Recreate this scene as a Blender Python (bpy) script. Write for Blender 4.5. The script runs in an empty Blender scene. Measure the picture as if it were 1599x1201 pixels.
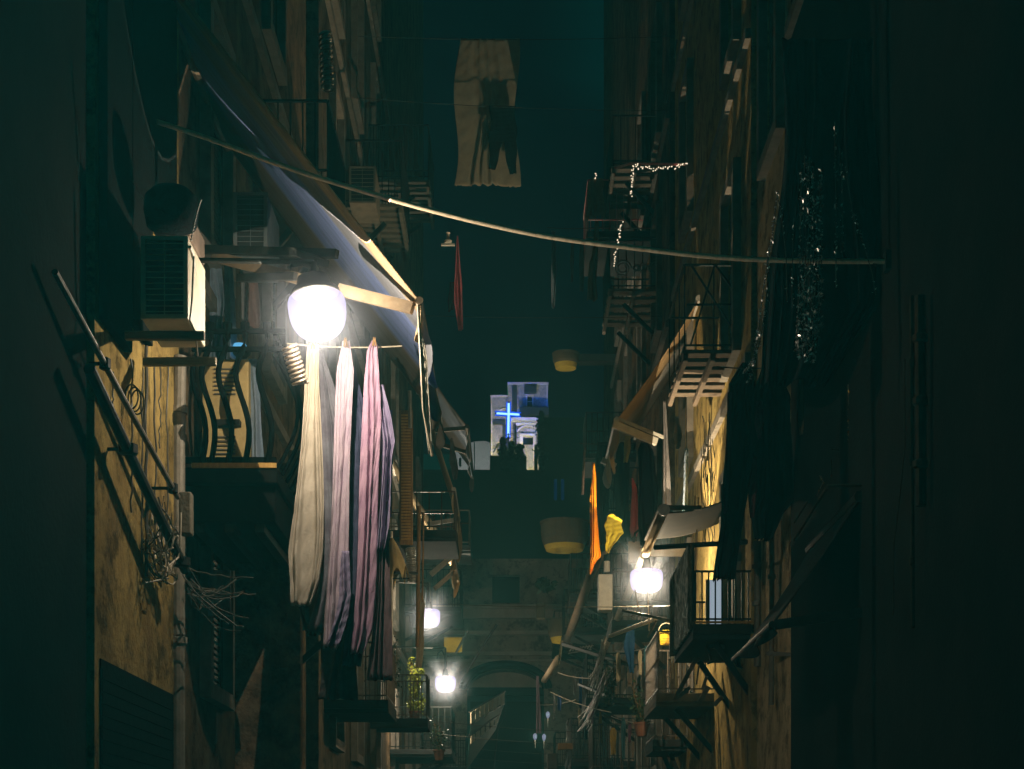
import bpy, math, random
from mathutils import Vector, Matrix
random.seed(11)
S = bpy.context.scene
COL = S.collection
R = math.radians

# ---------------------------------------------------------------- camera, sky, moon, exposure
cam_d = bpy.data.cameras.new('camera'); cam = bpy.data.objects.new('camera', cam_d); COL.objects.link(cam)
cam.location = (0, 0, 1.6); cam.rotation_euler = (R(90), 0, 0)
cam_d.sensor_width = 36; cam_d.lens = 57.07; cam_d.shift_y = 0.469; cam_d.shift_x = 0.0
cam_d.clip_start = 0.1; cam_d.clip_end = 2000
S.camera = cam
W = bpy.data.worlds.new('World'); S.world = W; W.use_nodes = True
wn = W.node_tree; wn.nodes.clear()
def wnode(t, **k):
    n = wn.nodes.new(t)
    for a, b in k.items(): setattr(n, a, b)
    return n
w_out = wnode('ShaderNodeOutputWorld'); w_bg = wnode('ShaderNodeBackground')
w_tc = wnode('ShaderNodeTexCoord'); w_sep = wnode('ShaderNodeSeparateXYZ'); w_r = wnode('ShaderNodeValToRGB')
wn.links.new(w_tc.outputs['Generated'], w_sep.inputs[0]); wn.links.new(w_sep.outputs['Z'], w_r.inputs[0])
wn.links.new(w_r.outputs[0], w_bg.inputs[0]); wn.links.new(w_bg.outputs[0], w_out.inputs[0])
e = w_r.color_ramp.elements
e[0].position = 0.68; e[0].color = (0.0002, 0.0012, 0.0036, 1)
e[1].position = 0.85; e[1].color = (0.0, 0.035, 0.033, 1)
w_bg.inputs[1].default_value = 1.0
md = bpy.data.lights.new('moon', 'SUN'); md.energy = 5.0; md.angle = R(3); md.color = (0.0, 1.0, 0.93)
moon = bpy.data.objects.new('moon', md); COL.objects.link(moon)
# moon and square added to light the near haze; overtall houses shade the rest
moon.rotation_euler = Vector((.74, -.22, -.64)).to_track_quat('-Z', 'Y').to_euler()
S.view_settings.view_transform = 'Standard'; S.view_settings.look = 'None'
S.view_settings.exposure = 0; S.view_settings.gamma = 1
S.render.engine = 'CYCLES'
S.cycles.use_denoising = True
S.cycles.max_bounces = 5; S.cycles.diffuse_bounces = 3; S.cycles.transparent_max_bounces = 12
S.cycles.sample_clamp_indirect = 4
S.cycles.volume_step_rate = 1

F = 2535.0; VX = 800.0; VY = 1350.0
def P(px, py, d):                              # a place in the alley seen at a pixel, d metres down it
    return Vector(((px - VX) / F * d, d, 1.6 + (VY - py) / F * d))

# ---------------------------------------------------------------- materials
MATS = {}
def mat(name, col, col2=None, scale=3.0, rough=0.85, metal=0.0, bump=0.25, stretch=(1, 1, 1), col3=None, fine=25.0, spec=0.3, sheen=0.0):
    if name in MATS: return MATS[name]
    m = bpy.data.materials.new(name); m.use_nodes = True; nt = m.node_tree
    b = nt.nodes['Principled BSDF']
    b.inputs['Roughness'].default_value = rough; b.inputs['Metallic'].default_value = metal
    b.inputs['Specular IOR Level'].default_value = spec
    tc = nt.nodes.new('ShaderNodeTexCoord'); mp = nt.nodes.new('ShaderNodeMapping')
    mp.inputs['Scale'].default_value = stretch
    geo = nt.nodes.new('ShaderNodeNewGeometry')
    nt.links.new(geo.outputs['Position'], mp.inputs[0])
    n1 = nt.nodes.new('ShaderNodeTexNoise'); n1.inputs['Scale'].default_value = scale; n1.inputs['Detail'].default_value = 9
    n1.inputs['Roughness'].default_value = 0.65
    nt.links.new(mp.outputs[0], n1.inputs['Vector'])
    r = nt.nodes.new('ShaderNodeValToRGB'); el = r.color_ramp.elements
    el[0].position = 0.38; el[0].color = (*col, 1)
    el[1].position = 0.62; el[1].color = (*(col2 or [c * 0.7 for c in col]), 1)
    if col3:
        q = el.new(0.72); q.color = (*col3, 1)
    nt.links.new(n1.outputs['Fac'], r.inputs[0]); nt.links.new(r.outputs[0], b.inputs['Base Color'])
    n2 = nt.nodes.new('ShaderNodeTexNoise'); n2.inputs['Scale'].default_value = fine; n2.inputs['Detail'].default_value = 6
    nt.links.new(mp.outputs[0], n2.inputs['Vector'])
    bp = nt.nodes.new('ShaderNodeBump'); bp.inputs['Strength'].default_value = bump; bp.inputs['Distance'].default_value = 0.02
    nt.links.new(n2.outputs['Fac'], bp.inputs['Height']); nt.links.new(bp.outputs[0], b.inputs['Normal'])
    MATS[name] = m
    return m
def cloth_mat(name, col, col2=None, trans=0.25, weave=260.0, stripe=None):
    if name in MATS: return MATS[name]
    m = mat(name, col, col2 or [c * 0.82 for c in col], scale=5, rough=0.95, bump=0.35, fine=60, spec=0.1)
    nt = m.node_tree; b = nt.nodes['Principled BSDF']; out = nt.nodes['Material Output']
    tr = nt.nodes.new('ShaderNodeBsdfTranslucent'); mx = nt.nodes.new('ShaderNodeMixShader'); mx.inputs[0].default_value = trans
    src = b.inputs['Base Color'].links[0].from_socket
    nt.links.new(src, tr.inputs[0]); nt.links.new(b.outputs[0], mx.inputs[1]); nt.links.new(tr.outputs[0], mx.inputs[2])
    nt.links.new(mx.outputs[0], out.inputs[0])
    return m
def emit(name, col, s):
    if name in MATS: return MATS[name]
    m = bpy.data.materials.new(name); m.use_nodes = True; nt = m.node_tree; nt.nodes.clear()
    o = nt.nodes.new('ShaderNodeOutputMaterial'); em = nt.nodes.new('ShaderNodeEmission')
    em.inputs[0].default_value = (*col, 1); em.inputs[1].default_value = s
    nt.links.new(em.outputs[0], o.inputs[0]); MATS[name] = m
    return m
def bowl_mat():
    m = bpy.data.materials.new('lit_diffuser'); m.use_nodes = True; nt = m.node_tree; nt.nodes.clear()
    o = nt.nodes.new('ShaderNodeOutputMaterial'); em = nt.nodes.new('ShaderNodeEmission'); tr = nt.nodes.new('ShaderNodeBsdfTransparent')
    mx = nt.nodes.new('ShaderNodeMixShader'); mx.inputs[0].default_value = 0.80
    em.inputs[0].default_value = (0.70, 0.63, 1.0, 1); em.inputs[1].default_value = 1.0
    nt.links.new(tr.outputs[0], mx.inputs[1]); nt.links.new(em.outputs[0], mx.inputs[2]); nt.links.new(mx.outputs[0], o.inputs[0])
    return m
def stripe_mat(name, stops, axis='Y', trans=0.25):          # awning cloth coloured in broad stripes along the alley
    m = bpy.data.materials.new(name); m.use_nodes = True; nt = m.node_tree
    b = nt.nodes['Principled BSDF']; b.inputs['Roughness'].default_value = .9; b.inputs['Specular IOR Level'].default_value = .1
    g = nt.nodes.new('ShaderNodeNewGeometry'); s = nt.nodes.new('ShaderNodeSeparateXYZ'); nt.links.new(g.outputs['Position'], s.inputs[0])
    mr = nt.nodes.new('ShaderNodeMapRange'); mr.inputs[1].default_value = stops[0][0]; mr.inputs[2].default_value = stops[-1][0]
    nt.links.new(s.outputs[axis], mr.inputs[0])
    r = nt.nodes.new('ShaderNodeValToRGB'); r.color_ramp.interpolation = 'LINEAR'; el = r.color_ramp.elements
    lo, hi = stops[0][0], stops[-1][0]
    el[0].position = 0; el[0].color = (*stops[0][1], 1); el[1].position = 1; el[1].color = (*stops[-1][1], 1)
    for p, c in stops[1:-1]:
        q = el.new((p - lo) / (hi - lo)); q.color = (*c, 1)
    nt.links.new(mr.outputs[0], r.inputs[0])
    n = nt.nodes.new('ShaderNodeTexNoise'); n.inputs['Scale'].default_value = 2.5; n.inputs['Detail'].default_value = 8
    mp = nt.nodes.new('ShaderNodeMapping'); mp.inputs['Scale'].default_value = (0.6, 4, 0.6)
    nt.links.new(g.outputs['Position'], mp.inputs[0]); nt.links.new(mp.outputs[0], n.inputs['Vector'])
    mm = nt.nodes.new('ShaderNodeMapRange'); mm.inputs[3].default_value = .55; mm.inputs[4].default_value = 1.25
    nt.links.new(n.outputs['Fac'], mm.inputs[0])
    mu = nt.nodes.new('ShaderNodeVectorMath'); mu.operation = 'SCALE'
    nt.links.new(r.outputs[0], mu.inputs[0]); nt.links.new(mm.outputs[0], mu.inputs['Scale'])
    tr = nt.nodes.new('ShaderNodeBsdfTranslucent'); mx = nt.nodes.new('ShaderNodeMixShader'); mx.inputs[0].default_value = trans
    nt.links.new(mu.outputs[0], b.inputs['Base Color']); nt.links.new(mu.outputs[0], tr.inputs[0])
    nt.links.new(b.outputs[0], mx.inputs[1]); nt.links.new(tr.outputs[0], mx.inputs[2]); nt.links.new(mx.outputs[0], nt.nodes['Material Output'].inputs[0])
    MATS[name] = m
    return m

ochre = mat('ochre_stucco', (.34, .24, .08), (.17, .11, .04), 1.6, bump=.7, stretch=(1, 1, .8), col3=(.12, .09, .055))
brownst = mat('brown_stucco', (.17, .115, .065), (.09, .06, .038), 1.4, bump=.6, stretch=(1, 1, .8), col3=(.08, .06, .04))
greyst = mat('grey_stucco', (.15, .115, .075), (.08, .062, .045), 1.2, bump=.5, stretch=(1, 1, .5), col3=(.07, .06, .05))
crumble = mat('crumbling_stucco', (.25, .17, .10), (.12, .08, .05), 4.0, bump=1.0, col3=(.05, .04, .03))
yellowst = mat('yellow_stucco', (.46, .34, .12), (.34, .24, .09), 1.8, bump=.6, stretch=(1, 1, .8), col3=(.16, .12, .07))
beigest = mat('beige_stucco', (.66, .50, .27), (.46, .34, .18), 1.5, bump=.5, stretch=(1, 1, .8), col3=(.10, .075, .05))
endst = mat('old_plaster', (.50, .38, .30), (.34, .26, .21), .8, bump=.5, stretch=(1, 1, 1), col3=(.13, .11, .09))
darkst = mat('near_black_plaster', (.018, .016, .014), (.010, .010, .009), .7, bump=.3)  # near-black plaster base colour
chst = mat('church_plaster', (.34, .33, .28), (.22, .22, .20), .45, bump=.3, stretch=(1, 1, .6), col3=(.12, .12, .12))
whst = mat('whitewash', (.5, .5, .46), (.42, .42, .40), .2, bump=.2)
stone = mat('stone_trim', (.24, .21, .17), (.17, .145, .12), 6, bump=.4)
paving = mat('basalt_paving', (.05, .05, .05), (.035, .035, .037), 3, rough=.6, bump=.6)
iron = mat('black_iron', (.010, .010, .010), (.018, .016, .013), 20, rough=.6, bump=.2, spec=.15)
ironr = mat('worn_iron', (.10, .075, .055), (.16, .13, .10), 25, rough=.45, metal=.3, bump=.2)
steel = mat('galvanised_steel', (.42, .40, .36), (.32, .30, .27), 14, rough=.4, metal=.4, bump=.15)
whitem = mat('white_paint', (.62, .58, .50), (.50, .46, .40), 9, rough=.5, bump=.15)
wood = mat('aged_wood', (.30, .17, .06), (.18, .10, .04), 4, bump=.6, stretch=(6, 6, .6), col3=(.10, .06, .03))
planks = mat('bare_planks', (.30, .24, .17), (.20, .16, .12), 5, bump=.6, stretch=(.8, 5, 5))
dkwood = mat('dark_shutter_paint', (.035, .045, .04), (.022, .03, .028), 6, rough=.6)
glass = mat('dark_window_glass', (.006, .009, .011), None, 2, rough=.15, bump=0, spec=.5)
acw = mat('ac_casing', (.62, .56, .42), (.50, .44, .33), 6, rough=.45, bump=.1)
acd = mat('ac_interior', (.02, .02, .02), None, 5, rough=.7)
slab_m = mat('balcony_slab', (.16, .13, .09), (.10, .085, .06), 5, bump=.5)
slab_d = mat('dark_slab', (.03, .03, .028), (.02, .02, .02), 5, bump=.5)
pipe_m = mat('pipe_metal', (.22, .19, .15), (.15, .13, .10), 8, rough=.5, metal=.2)
rope_m = mat('cable_sheath', (.85, .68, .48), (.70, .54, .36), 30, rough=.5, bump=.5)
wire_m = mat('thin_wire', (.05, .045, .04), (.08, .07, .05), 10, rough=.5)
wirel = mat('pale_wire', (.45, .38, .28), (.3, .25, .18), 10, rough=.5)
pipe_d = mat('dim_pipe', (.05, .036, .022), (.03, .022, .015), 8, rough=.9, spec=.05)
tinsel_m = mat('tinsel_foil', (.95, .9, .85), (.8, .75, .7), 40, rough=.38, metal=1.0, bump=.1)
goldt = mat('gold_foil', (.95, .55, .08), (.8, .42, .05), 40, rough=.25, metal=1.0, bump=.1)
leaf_m = mat('leaf_green', (.40, .42, .04), (.20, .26, .03), 30, rough=.5, bump=.1)
leafd = mat('dark_leaf', (.03, .05, .02), (.05, .08, .025), 30, rough=.5, bump=.1)
pot_m = mat('terracotta', (.25, .10, .05), (.18, .07, .04), 8)
yplast = mat('yellow_plastic', (.75, .55, .03), (.68, .48, .03), 8, rough=.4, bump=.05)

for _n in ('near_black_plaster', 'ochre_stucco', 'brown_stucco', 'grey_stucco', 'beige_stucco', 'yellow_stucco', 'old_plaster', 'crumbling_stucco'):
    MATS[_n].node_tree.nodes['Principled BSDF'].inputs['Specular IOR Level'].default_value = .02; MATS[_n].node_tree.nodes['Principled BSDF'].inputs['Roughness'].default_value = 1
def streaks(m, lo, hi):                                     # run-off stains and patches down the plaster
    nt = m.node_tree; b = nt.nodes['Principled BSDF']; src = b.inputs['Base Color'].links[0].from_socket
    g = nt.nodes.new('ShaderNodeNewGeometry'); mp = nt.nodes.new('ShaderNodeMapping'); mp.inputs['Scale'].default_value = (1.2, 1.2, 1.0); nt.links.new(g.outputs['Position'], mp.inputs[0])
    n = nt.nodes.new('ShaderNodeTexNoise'); n.inputs['Scale'].default_value = 1.3; n.inputs['Detail'].default_value = 7; n.inputs['Roughness'].default_value = .7; n.inputs['Distortion'].default_value = 1.2; nt.links.new(mp.outputs[0], n.inputs['Vector'])
    r = nt.nodes.new('ShaderNodeMapRange'); r.inputs[1].default_value = .36; r.inputs[2].default_value = .58; r.inputs[3].default_value = lo; r.inputs[4].default_value = hi; nt.links.new(n.outputs['Fac'], r.inputs[0])
    n2 = nt.nodes.new('ShaderNodeTexNoise'); n2.inputs['Scale'].default_value = 3.2; n2.inputs['Detail'].default_value = 10; n2.inputs['Roughness'].default_value = .75; nt.links.new(g.outputs['Position'], n2.inputs['Vector'])
    r2 = nt.nodes.new('ShaderNodeMapRange'); r2.inputs[1].default_value = .40; r2.inputs[2].default_value = .50; r2.inputs[3].default_value = .38; r2.inputs[4].default_value = 1.0; nt.links.new(n2.outputs['Fac'], r2.inputs[0])
    k = nt.nodes.new('ShaderNodeMath'); k.operation = 'MULTIPLY'; nt.links.new(r.outputs[0], k.inputs[0]); nt.links.new(r2.outputs[0], k.inputs[1])
    v = nt.nodes.new('ShaderNodeVectorMath'); v.operation = 'SCALE'; nt.links.new(src, v.inputs[0]); nt.links.new(k.outputs[0], v.inputs['Scale']); nt.links.new(v.outputs[0], b.inputs['Base Color'])
for _n in ('ochre_stucco', 'brown_stucco', 'grey_stucco', 'beige_stucco', 'yellow_stucco', 'old_plaster', 'crumbling_stucco', 'church_plaster'): streaks(MATS[_n], .72, 1.12)
black_iron2 = mat('matte_black_iron', (.004, .004, .004), None, 20, rough=.9, bump=.2, spec=.03)  # matte black, darker than the other iron
# ---------------------------------------------------------------- mesh builder
class MB:
    def __init__(s): s.v = []; s.f = []; s.smooth = []
    def quadbox(s, c8):
        n = len(s.v); s.v += [Vector(c) for c in c8]
        for q in ((0, 1, 3, 2), (4, 6, 7, 5), (0, 4, 5, 1), (2, 3, 7, 6), (0, 2, 6, 4), (1, 5, 7, 3)): s.f.append([n + i for i in q])
        return s
    def box(s, x0, x1, y0, y1, z0, z1):
        return s.quadbox([(x, y, z) for x in (x0, x1) for y in (y0, y1) for z in (z0, z1)])
    def beam(s, a, b, w, h=None, up=(0, 0, 1)):
        h = h or w; a = Vector(a); b = Vector(b); t = (b - a).normalized(); u = Vector(up)
        if abs(t.dot(u)) > .97: u = Vector((0, 1, 0))
        r = t.cross(u).normalized() * w / 2; u = r.cross(t).normalized() * h / 2
        return s.quadbox([p + sx * r + sy * u for p in (a, b) for sx in (-1, 1) for sy in (-1, 1)])
    def tube(s, pts, r, n=8, caps=True):
        pts = [Vector(p) for p in pts]; rs = r if isinstance(r, (list, tuple)) else [r] * len(pts)
        base = len(s.v); ref = Vector((0.13, 0.2, 1)).normalized()
        for i, p in enumerate(pts):
            t = (pts[min(i + 1, len(pts) - 1)] - pts[max(i - 1, 0)])
            t = t.normalized() if t.length > 1e-9 else Vector((0, 0, 1))
            u = t.cross(ref)
            if u.length < .1: u = t.cross(Vector((1, 0, 0)))
            u.normalize(); w = t.cross(u)
            for k in range(n):
                a = 2 * math.pi * k / n; s.v.append(p + (u * math.cos(a) + w * math.sin(a)) * rs[i])
        for i in range(len(pts) - 1):
            for k in range(n):
                a = base + i * n + k; b = base + i * n + (k + 1) % n
                s.f.append([a, b, b + n, a + n])
        if caps:
            s.f.append([base + k for k in range(n)][::-1]); s.f.append([base + (len(pts) - 1) * n + k for k in range(n)])
        return s
    def lathe(s, c, prof, n=24, tilt=None, sx=1.0, cap=True):
        c = Vector(c); base = len(s.v); M = Matrix.Identity(3) if tilt is None else tilt
        for r, z in prof:
            for k in range(n):
                a = 2 * math.pi * k / n; s.v.append(c + M @ Vector((r * math.cos(a) * sx, r * math.sin(a), z)))
        for i in range(len(prof) - 1):
            for k in range(n):
                a = base + i * n + k; b = base + i * n + (k + 1) % n; s.f.append([a, b, b + n, a + n])
        if cap:
            s.f.append([base + k for k in range(n)][::-1]); s.f.append([base + (len(prof) - 1) * n + k for k in range(n)])
        return s
    def grid(s, g):
        base = len(s.v); nr = len(g); nc = len(g[0])
        for row in g: s.v += [Vector(p) for p in row]
        for i in range(nr - 1):
            for j in range(nc - 1):
                a = base + i * nc + j; s.f.append([a, a + 1, a + nc + 1, a + nc])
        return s
    def quad(s, a, b, c, d):
        n = len(s.v); s.v += [Vector(a), Vector(b), Vector(c), Vector(d)]; s.f.append([n, n + 1, n + 2, n + 3]); return s
    def build(s, name, m, parent=None, smooth=None, solid=0, bevel=0):
        lo = [min(v[i] for v in s.v) for i in range(3)]; hi = [max(v[i] for v in s.v) for i in range(3)]
        off = Vector(((lo[0] + hi[0]) / 2, (lo[1] + hi[1]) / 2, lo[2]))
        me = bpy.data.meshes.new(name); me.from_pydata([v - off for v in s.v], [], s.f); me.materials.append(m)
        me.validate()
        if smooth: me.polygons.foreach_set('use_smooth', [True] * len(me.polygons))
        o = bpy.data.objects.new(name, me); COL.objects.link(o)
        if parent is not None:
            o.parent = parent; o.location = off - wloc(parent)
        else: o.location = off
        if solid:
            q = o.modifiers.new('thickness', 'SOLIDIFY'); q.thickness = solid; q.offset = 0
        if bevel:
            q = o.modifiers.new('bevel', 'BEVEL'); q.width = bevel; q.segments = 2
        return o
def wloc(o):
    v = Vector(o.location)
    while o.parent: o = o.parent; v += o.location
    return v
def tag(o, label, cat, group=None):
    o['label'] = label; o['category'] = cat
    if group: o['group'] = group
    return o
def thing(name, label, cat, loc, group=None):
    o = bpy.data.objects.new(name, None); COL.objects.link(o); o.location = Vector(loc); o.empty_display_size = .1
    return tag(o, label, cat, group)
def part(o, label): o['label'] = label; return o
def lerp(a, b, t): return a + (b - a) * t
def catenary(a, b, sag, n=24):
    a = Vector(a); b = Vector(b)
    return [a.lerp(b, i / n) - Vector((0, 0, sag * 4 * (i / n) * (1 - i / n))) for i in range(n + 1)]
def rows_at(rows, t):
    ys = [r[0] for r in rows]; y = lerp(ys[0], ys[-1], t)
    for a, b in zip(rows, rows[1:]):
        if y <= b[0] + 1e-6:
            u = (y - a[0]) / max(1e-6, b[0] - a[0]); return y, lerp(a[1], b[1], u), lerp(a[2], b[2], u)
    return rows[-1]
def hang(mb, rows, d, pleats=3, amp=.05, nr=40, nc=None, seed=0, ragged=0.0, slope=0.0, open_=.15):
    """cloth hanging from a pegged top: rows are (height, left edge, right edge); uneven real folds in depth"""
    rnd = random.Random(seed); ph = rnd.random() * 6; ph2 = rnd.random() * 6; nc = nc or max(14, int(pleats * 10))
    k1, k2, k3 = rnd.uniform(.5, 1.2), rnd.uniform(1.6, 2.3), rnd.uniform(.6, .9)
    g = []; rg = [rnd.uniform(-1, 1) for _ in range(nc + 1)]
    for i in range(nr + 1):
        t = i / nr; y, xl, xr = rows_at(rows, t); row = []
        for j in range(nc + 1):
            u = j / nc; w = u + .13 * math.sin(2.6 * u * math.pi + ph) + .05 * math.sin(2.3 * t + ph2)
            a = amp * (open_ + (1 - open_) * min(1, t * 1.6))
            dz = a * (math.sin(2 * math.pi * pleats * k3 * w + ph) + .45 * k1 * math.sin(2 * math.pi * pleats * k2 * w + ph2 + 1.3 * t) * (.4 + .6 * math.sin(2.2 * t + ph) ** 2))
            cr = .007 * math.sin(23 * t + 11 * u + ph) * math.sin(31 * t - 7 * u + ph2) + .004 * math.sin(70 * t + 30 * u)
            xx = lerp(xl, xr, u) + (xr - xl) * .05 * math.sin(7 * t + ph + 5 * u)
            yy = y + (ragged * rg[j] * max(0, (t - .93) / .07) if ragged else 0)
            p = P(xx, yy, d); p.y = d + dz + slope * t + cr; row.append(p)
        g.append(row)
    mb.grid(g); return mb

# ---------------------------------------------------------------- ground
def struct(name, mb, m):
    o = mb.build(name, m); o['kind'] = 'structure'; return o
g = MB(); g.quad((-400, -20, 0), (400, -20, 0), (400, 600, 0), (-400, 600, 0)); struct('ground', g, paving)
g = MB(); g.grid([[(x, 95 + j * 14, max(0, (j * 14) ** 1.0 * .33 + 3 * math.sin(x * .03 + j))) for x in range(-200, 201, 20)] for j in range(0, 22)])
struct('hill', g, darkst)

# ---------------------------------------------------------------- buildings along the alley
def windowed_wall(side, x, y0, y1, z1, ops):
    """front of a terrace house facing the alley, with real openings; ops = [(ya, yb, za, zb)]"""
    mb = MB(); s = side
    ys = sorted(set([y0, y1] + [v for o in ops for v in o[:2]])); zs = sorted(set([0, z1] + [v for o in ops for v in o[2:]]))
    for a, b in zip(ys, ys[1:]):
        for c, d in zip(zs, zs[1:]):
            cy, cz = (a + b) / 2, (c + d) / 2
            if any(o[0] < cy < o[1] and o[2] < cz < o[3] for o in ops): continue
            mb.quad((x, a, c), (x, b, c), (x, b, d), (x, a, d))
    xi = x + s * .28
    for a, b, c, d in ops:
        mb.quad((x, a, c), (x, b, c), (xi, b, c), (xi, a, c)); mb.quad((x, a, d), (x, b, d), (xi, b, d), (xi, a, d))
        mb.quad((x, a, c), (x, a, d), (xi, a, d), (xi, a, c)); mb.quad((x, b, c), (x, b, d), (xi, b, d), (xi, b, c))
    xo = x + s * 9
    mb.quad((x, y0, 0), (x, y0, z1), (xo, y0, z1), (xo, y0, 0)); mb.quad((x, y1, 0), (x, y1, z1), (xo, y1, z1), (xo, y1, 0))
    mb.quad((x, y0, z1), (x, y1, z1), (xo, y1, z1), (xo, y0, z1)); mb.quad((xo, y0, 0), (xo, y1, 0), (xo, y1, z1), (xo, y0, z1))
    return mb
def louvre(mb, x0, x1, y0, y1, z0, z1, step=.06):
    n = int((z1 - z0) / step)
    for i in range(n):
        z = z0 + step * i; mb.beam(((x0 + x1) / 2, y0, z + step * .3), ((x0 + x1) / 2, y1, z + step * .3), abs(x1 - x0), step * .55)
    mb.box(x0, x1, y0 - .03, y0 + .03, z0, z1); mb.box(x0, x1, y1 - .03, y1 + .03, z0, z1)
def building(side, x, y0, y1, z1, m, label, floors, sills, ops=None, shut=True):
    s = 1 if side == 'r' else -1
    root = thing('tenement_building', label, 'building', (x + s * 4, (y0 + y1) / 2, 0), 'tenements lining the alley')
    ops = ops if ops is not None else [(a, a + 1.0, f, f + 2.1) for f in floors for a in sills]
    windowed_wall(s, x, y0, y1, z1, ops).build('wall', m, root)
    for k, (a, b, c, d) in enumerate(ops):
        fr = MB(); t = .08; q = x - s * .03
        for (p0, p1) in (((q, a - t, c), (q, a - t, d + t)), ((q, b + t, c), (q, b + t, d + t)), ((q, a - 2 * t, d + t), (q, b + 2 * t, d + t)), ((q, a - 2 * t, c - t / 2), (q, b + 2 * t, c - t / 2))):
            fr.beam(p0, p1, .14, .14)
        w = fr.build('window', stone, root)
        pn = MB(); pn.box(x + s * .22, x + s * .26, a, b, c, d); pn.build('pane', glass, w)
        if shut:
            sh = MB(); o = .75 if k % 2 else .0
            louvre(sh, x + s * .02, x + s * .06, a + .03, (a + b) / 2 - .02, c + .03, d - .03)
            if not k % 3 == 1: louvre(sh, x + s * .02, x + s * .06, (a + b) / 2 + .02, b - .03, c + .03, d - .03)
            sh.build('shutter', dkwood, w)
    c = MB(); c.box(min(x, x - s * .35), max(x, x - s * .35), y0 + .01, y1 - .01, z1 - .25, z1 - .03); c.build('cornice', stone, root)
    for f in floors[1:]:
        c = MB(); c.box(min(x - s * .004, x - s * .07), max(x - s * .004, x - s * .07), y0 + .01, y1 - .01, f - .52, f - .4); c.build('string_course', stone, root)
    return root
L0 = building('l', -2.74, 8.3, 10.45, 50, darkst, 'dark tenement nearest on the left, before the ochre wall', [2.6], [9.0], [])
L1 = building('l', -2.7, 10.5, 13.15, 50, ochre, 'ochre stucco tenement on the left behind the sloping pipes', [9.2], [11.6], [])
L2 = building('l', -2.78, 13.25, 21.9, 50, brownst, 'brown tenement on the left behind the hanging sheets and tall awning', [3.2, 7.2, 11, 14.6], [14.6, 18.2])
L3 = building('l', -2.62, 22, 33.9, 50, greyst, 'grey brown tenement on the left between the big awning and the small lamps', [3.4, 7, 10.7, 14.2, 17.6], [23.4, 26.6, 30.2])
L4 = building('l', -2.75, 34, 50.4, 50, brownst, 'farthest tenement on the left, beyond the fourth lamp', [3.4, 7.2, 11], [37, 42, 46.5])
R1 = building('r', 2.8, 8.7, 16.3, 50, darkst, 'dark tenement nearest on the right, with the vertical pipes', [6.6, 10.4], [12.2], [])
R2 = building('r', 2.85, 16.4, 18.9, 50, beigest, 'beige tenement on the right behind the dark laundry and tinsel', [9.4, 13.2], [17.1])
R3 = building('r', 2.80, 19, 27.9, 50, yellowst, 'yellow stucco tenement on the right beside the plank floored balcony', [4.4, 8.0, 11.8, 15.4], [20.0, 25.2])
R4 = building('r', 2.72, 28, 43.9, 50, brownst, 'brown tenement on the right behind the orange towel', [3.4, 7.2, 11.4, 15], [29.6, 33, 37, 40.5])
R5 = building('r', 2.85, 44, 50.4, 50, brownst, 'farthest tenement on the right, behind the rounded balconies', [3.4, 7.2, 11], [46])

t_ = thing('moonlight_blocker', 'unseen tall block added to keep moonlight off the far haze', 'building', (-22, 100, 0))
b_ = MB(); b_.box(-34, -12, 51, 150, 0, 66); b_.build('wall', darkst, t_)  # unseen block, added only to shade the haze beyond the alley
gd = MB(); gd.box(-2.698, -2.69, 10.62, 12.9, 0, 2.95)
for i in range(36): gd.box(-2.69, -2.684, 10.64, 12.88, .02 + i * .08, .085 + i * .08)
part(gd.build('shade_panel', mat('black_shade_panel', (.008, .009, .009), None, 6, rough=1, spec=.02), L1), 'dark slatted panel added to darken the low wall')  # added slatted panel that darkens the over-bright lower wall
sd = MB(); sd.box(-2.69, -2.63, 10.56, 11.25, 5.15, 14); sd.box(-2.69, -2.63, 11.27, 12.75, 6.35, 14); sd.box(-2.69, -2.63, 11.27, 11.9, 5.4, 6.34); part(sd.build('shutter', mat('black_shade_panel', (.008, .009, .009), None, 6, rough=1, spec=.02), L1, bevel=.006), 'tall dark shutters extended to black out the upper wall')  # shutters stretched up and along to black out the lit wall
# end building with arch
root = thing('arched_building', 'old plaster building closing the far end of the alley, with a wide arch', 'building', (0, 52, 0))
Ye = 50.5
def E(px, py, dd=0): return P(px, py, Ye + dd)
def Ez(py): return 1.6 + (VY - py) / F * Ye
def Ex(px): return (px - VX) / F * Ye
mb = MB(); ax = Ex(790); ar = (Ex(850) - Ex(730)) / 2; az = Ez(1075); top = Ez(872)
win = (Ex(769), Ex(812), Ez(941), Ez(897))
xs = sorted([-11, win[0], win[1], 11, ax - ar, ax + ar])
N = 28
# lower storey with arch opening
mb.quad((-11, Ye, 0), (ax - ar, Ye, 0), (ax - ar, Ye, az), (-11, Ye, az)); mb.quad((ax + ar, Ye, 0), (11, Ye, 0), (11, Ye, az), (ax + ar, Ye, az))
zt = az + ar * .62
pts = [(ax - ar * math.cos(math.pi * i / N), az + ar * .55 * math.sin(math.pi * i / N)) for i in range(N + 1)]
for (xa, za), (xb, zb) in zip(pts, pts[1:]):
    mb.quad((xa, Ye, za), (xb, Ye, zb), (xb, Ye, zt), (xa, Ye, zt)); mb.quad((xa, Ye, za), (xb, Ye, zb), (xb, Ye + 1.2, zb), (xa, Ye + 1.2, za))
mb.quad((-11, Ye, az), (ax - ar, Ye, az), (ax - ar, Ye, zt), (-11, Ye, zt)); mb.quad((ax + ar, Ye, az), (11, Ye, az), (11, Ye, zt), (ax + ar, Ye, zt))
for za, zb in ((zt, win[2]), (win[3], top)): mb.quad((-11, Ye, za), (11, Ye, za), (11, Ye, zb), (-11, Ye, zb))
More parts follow.
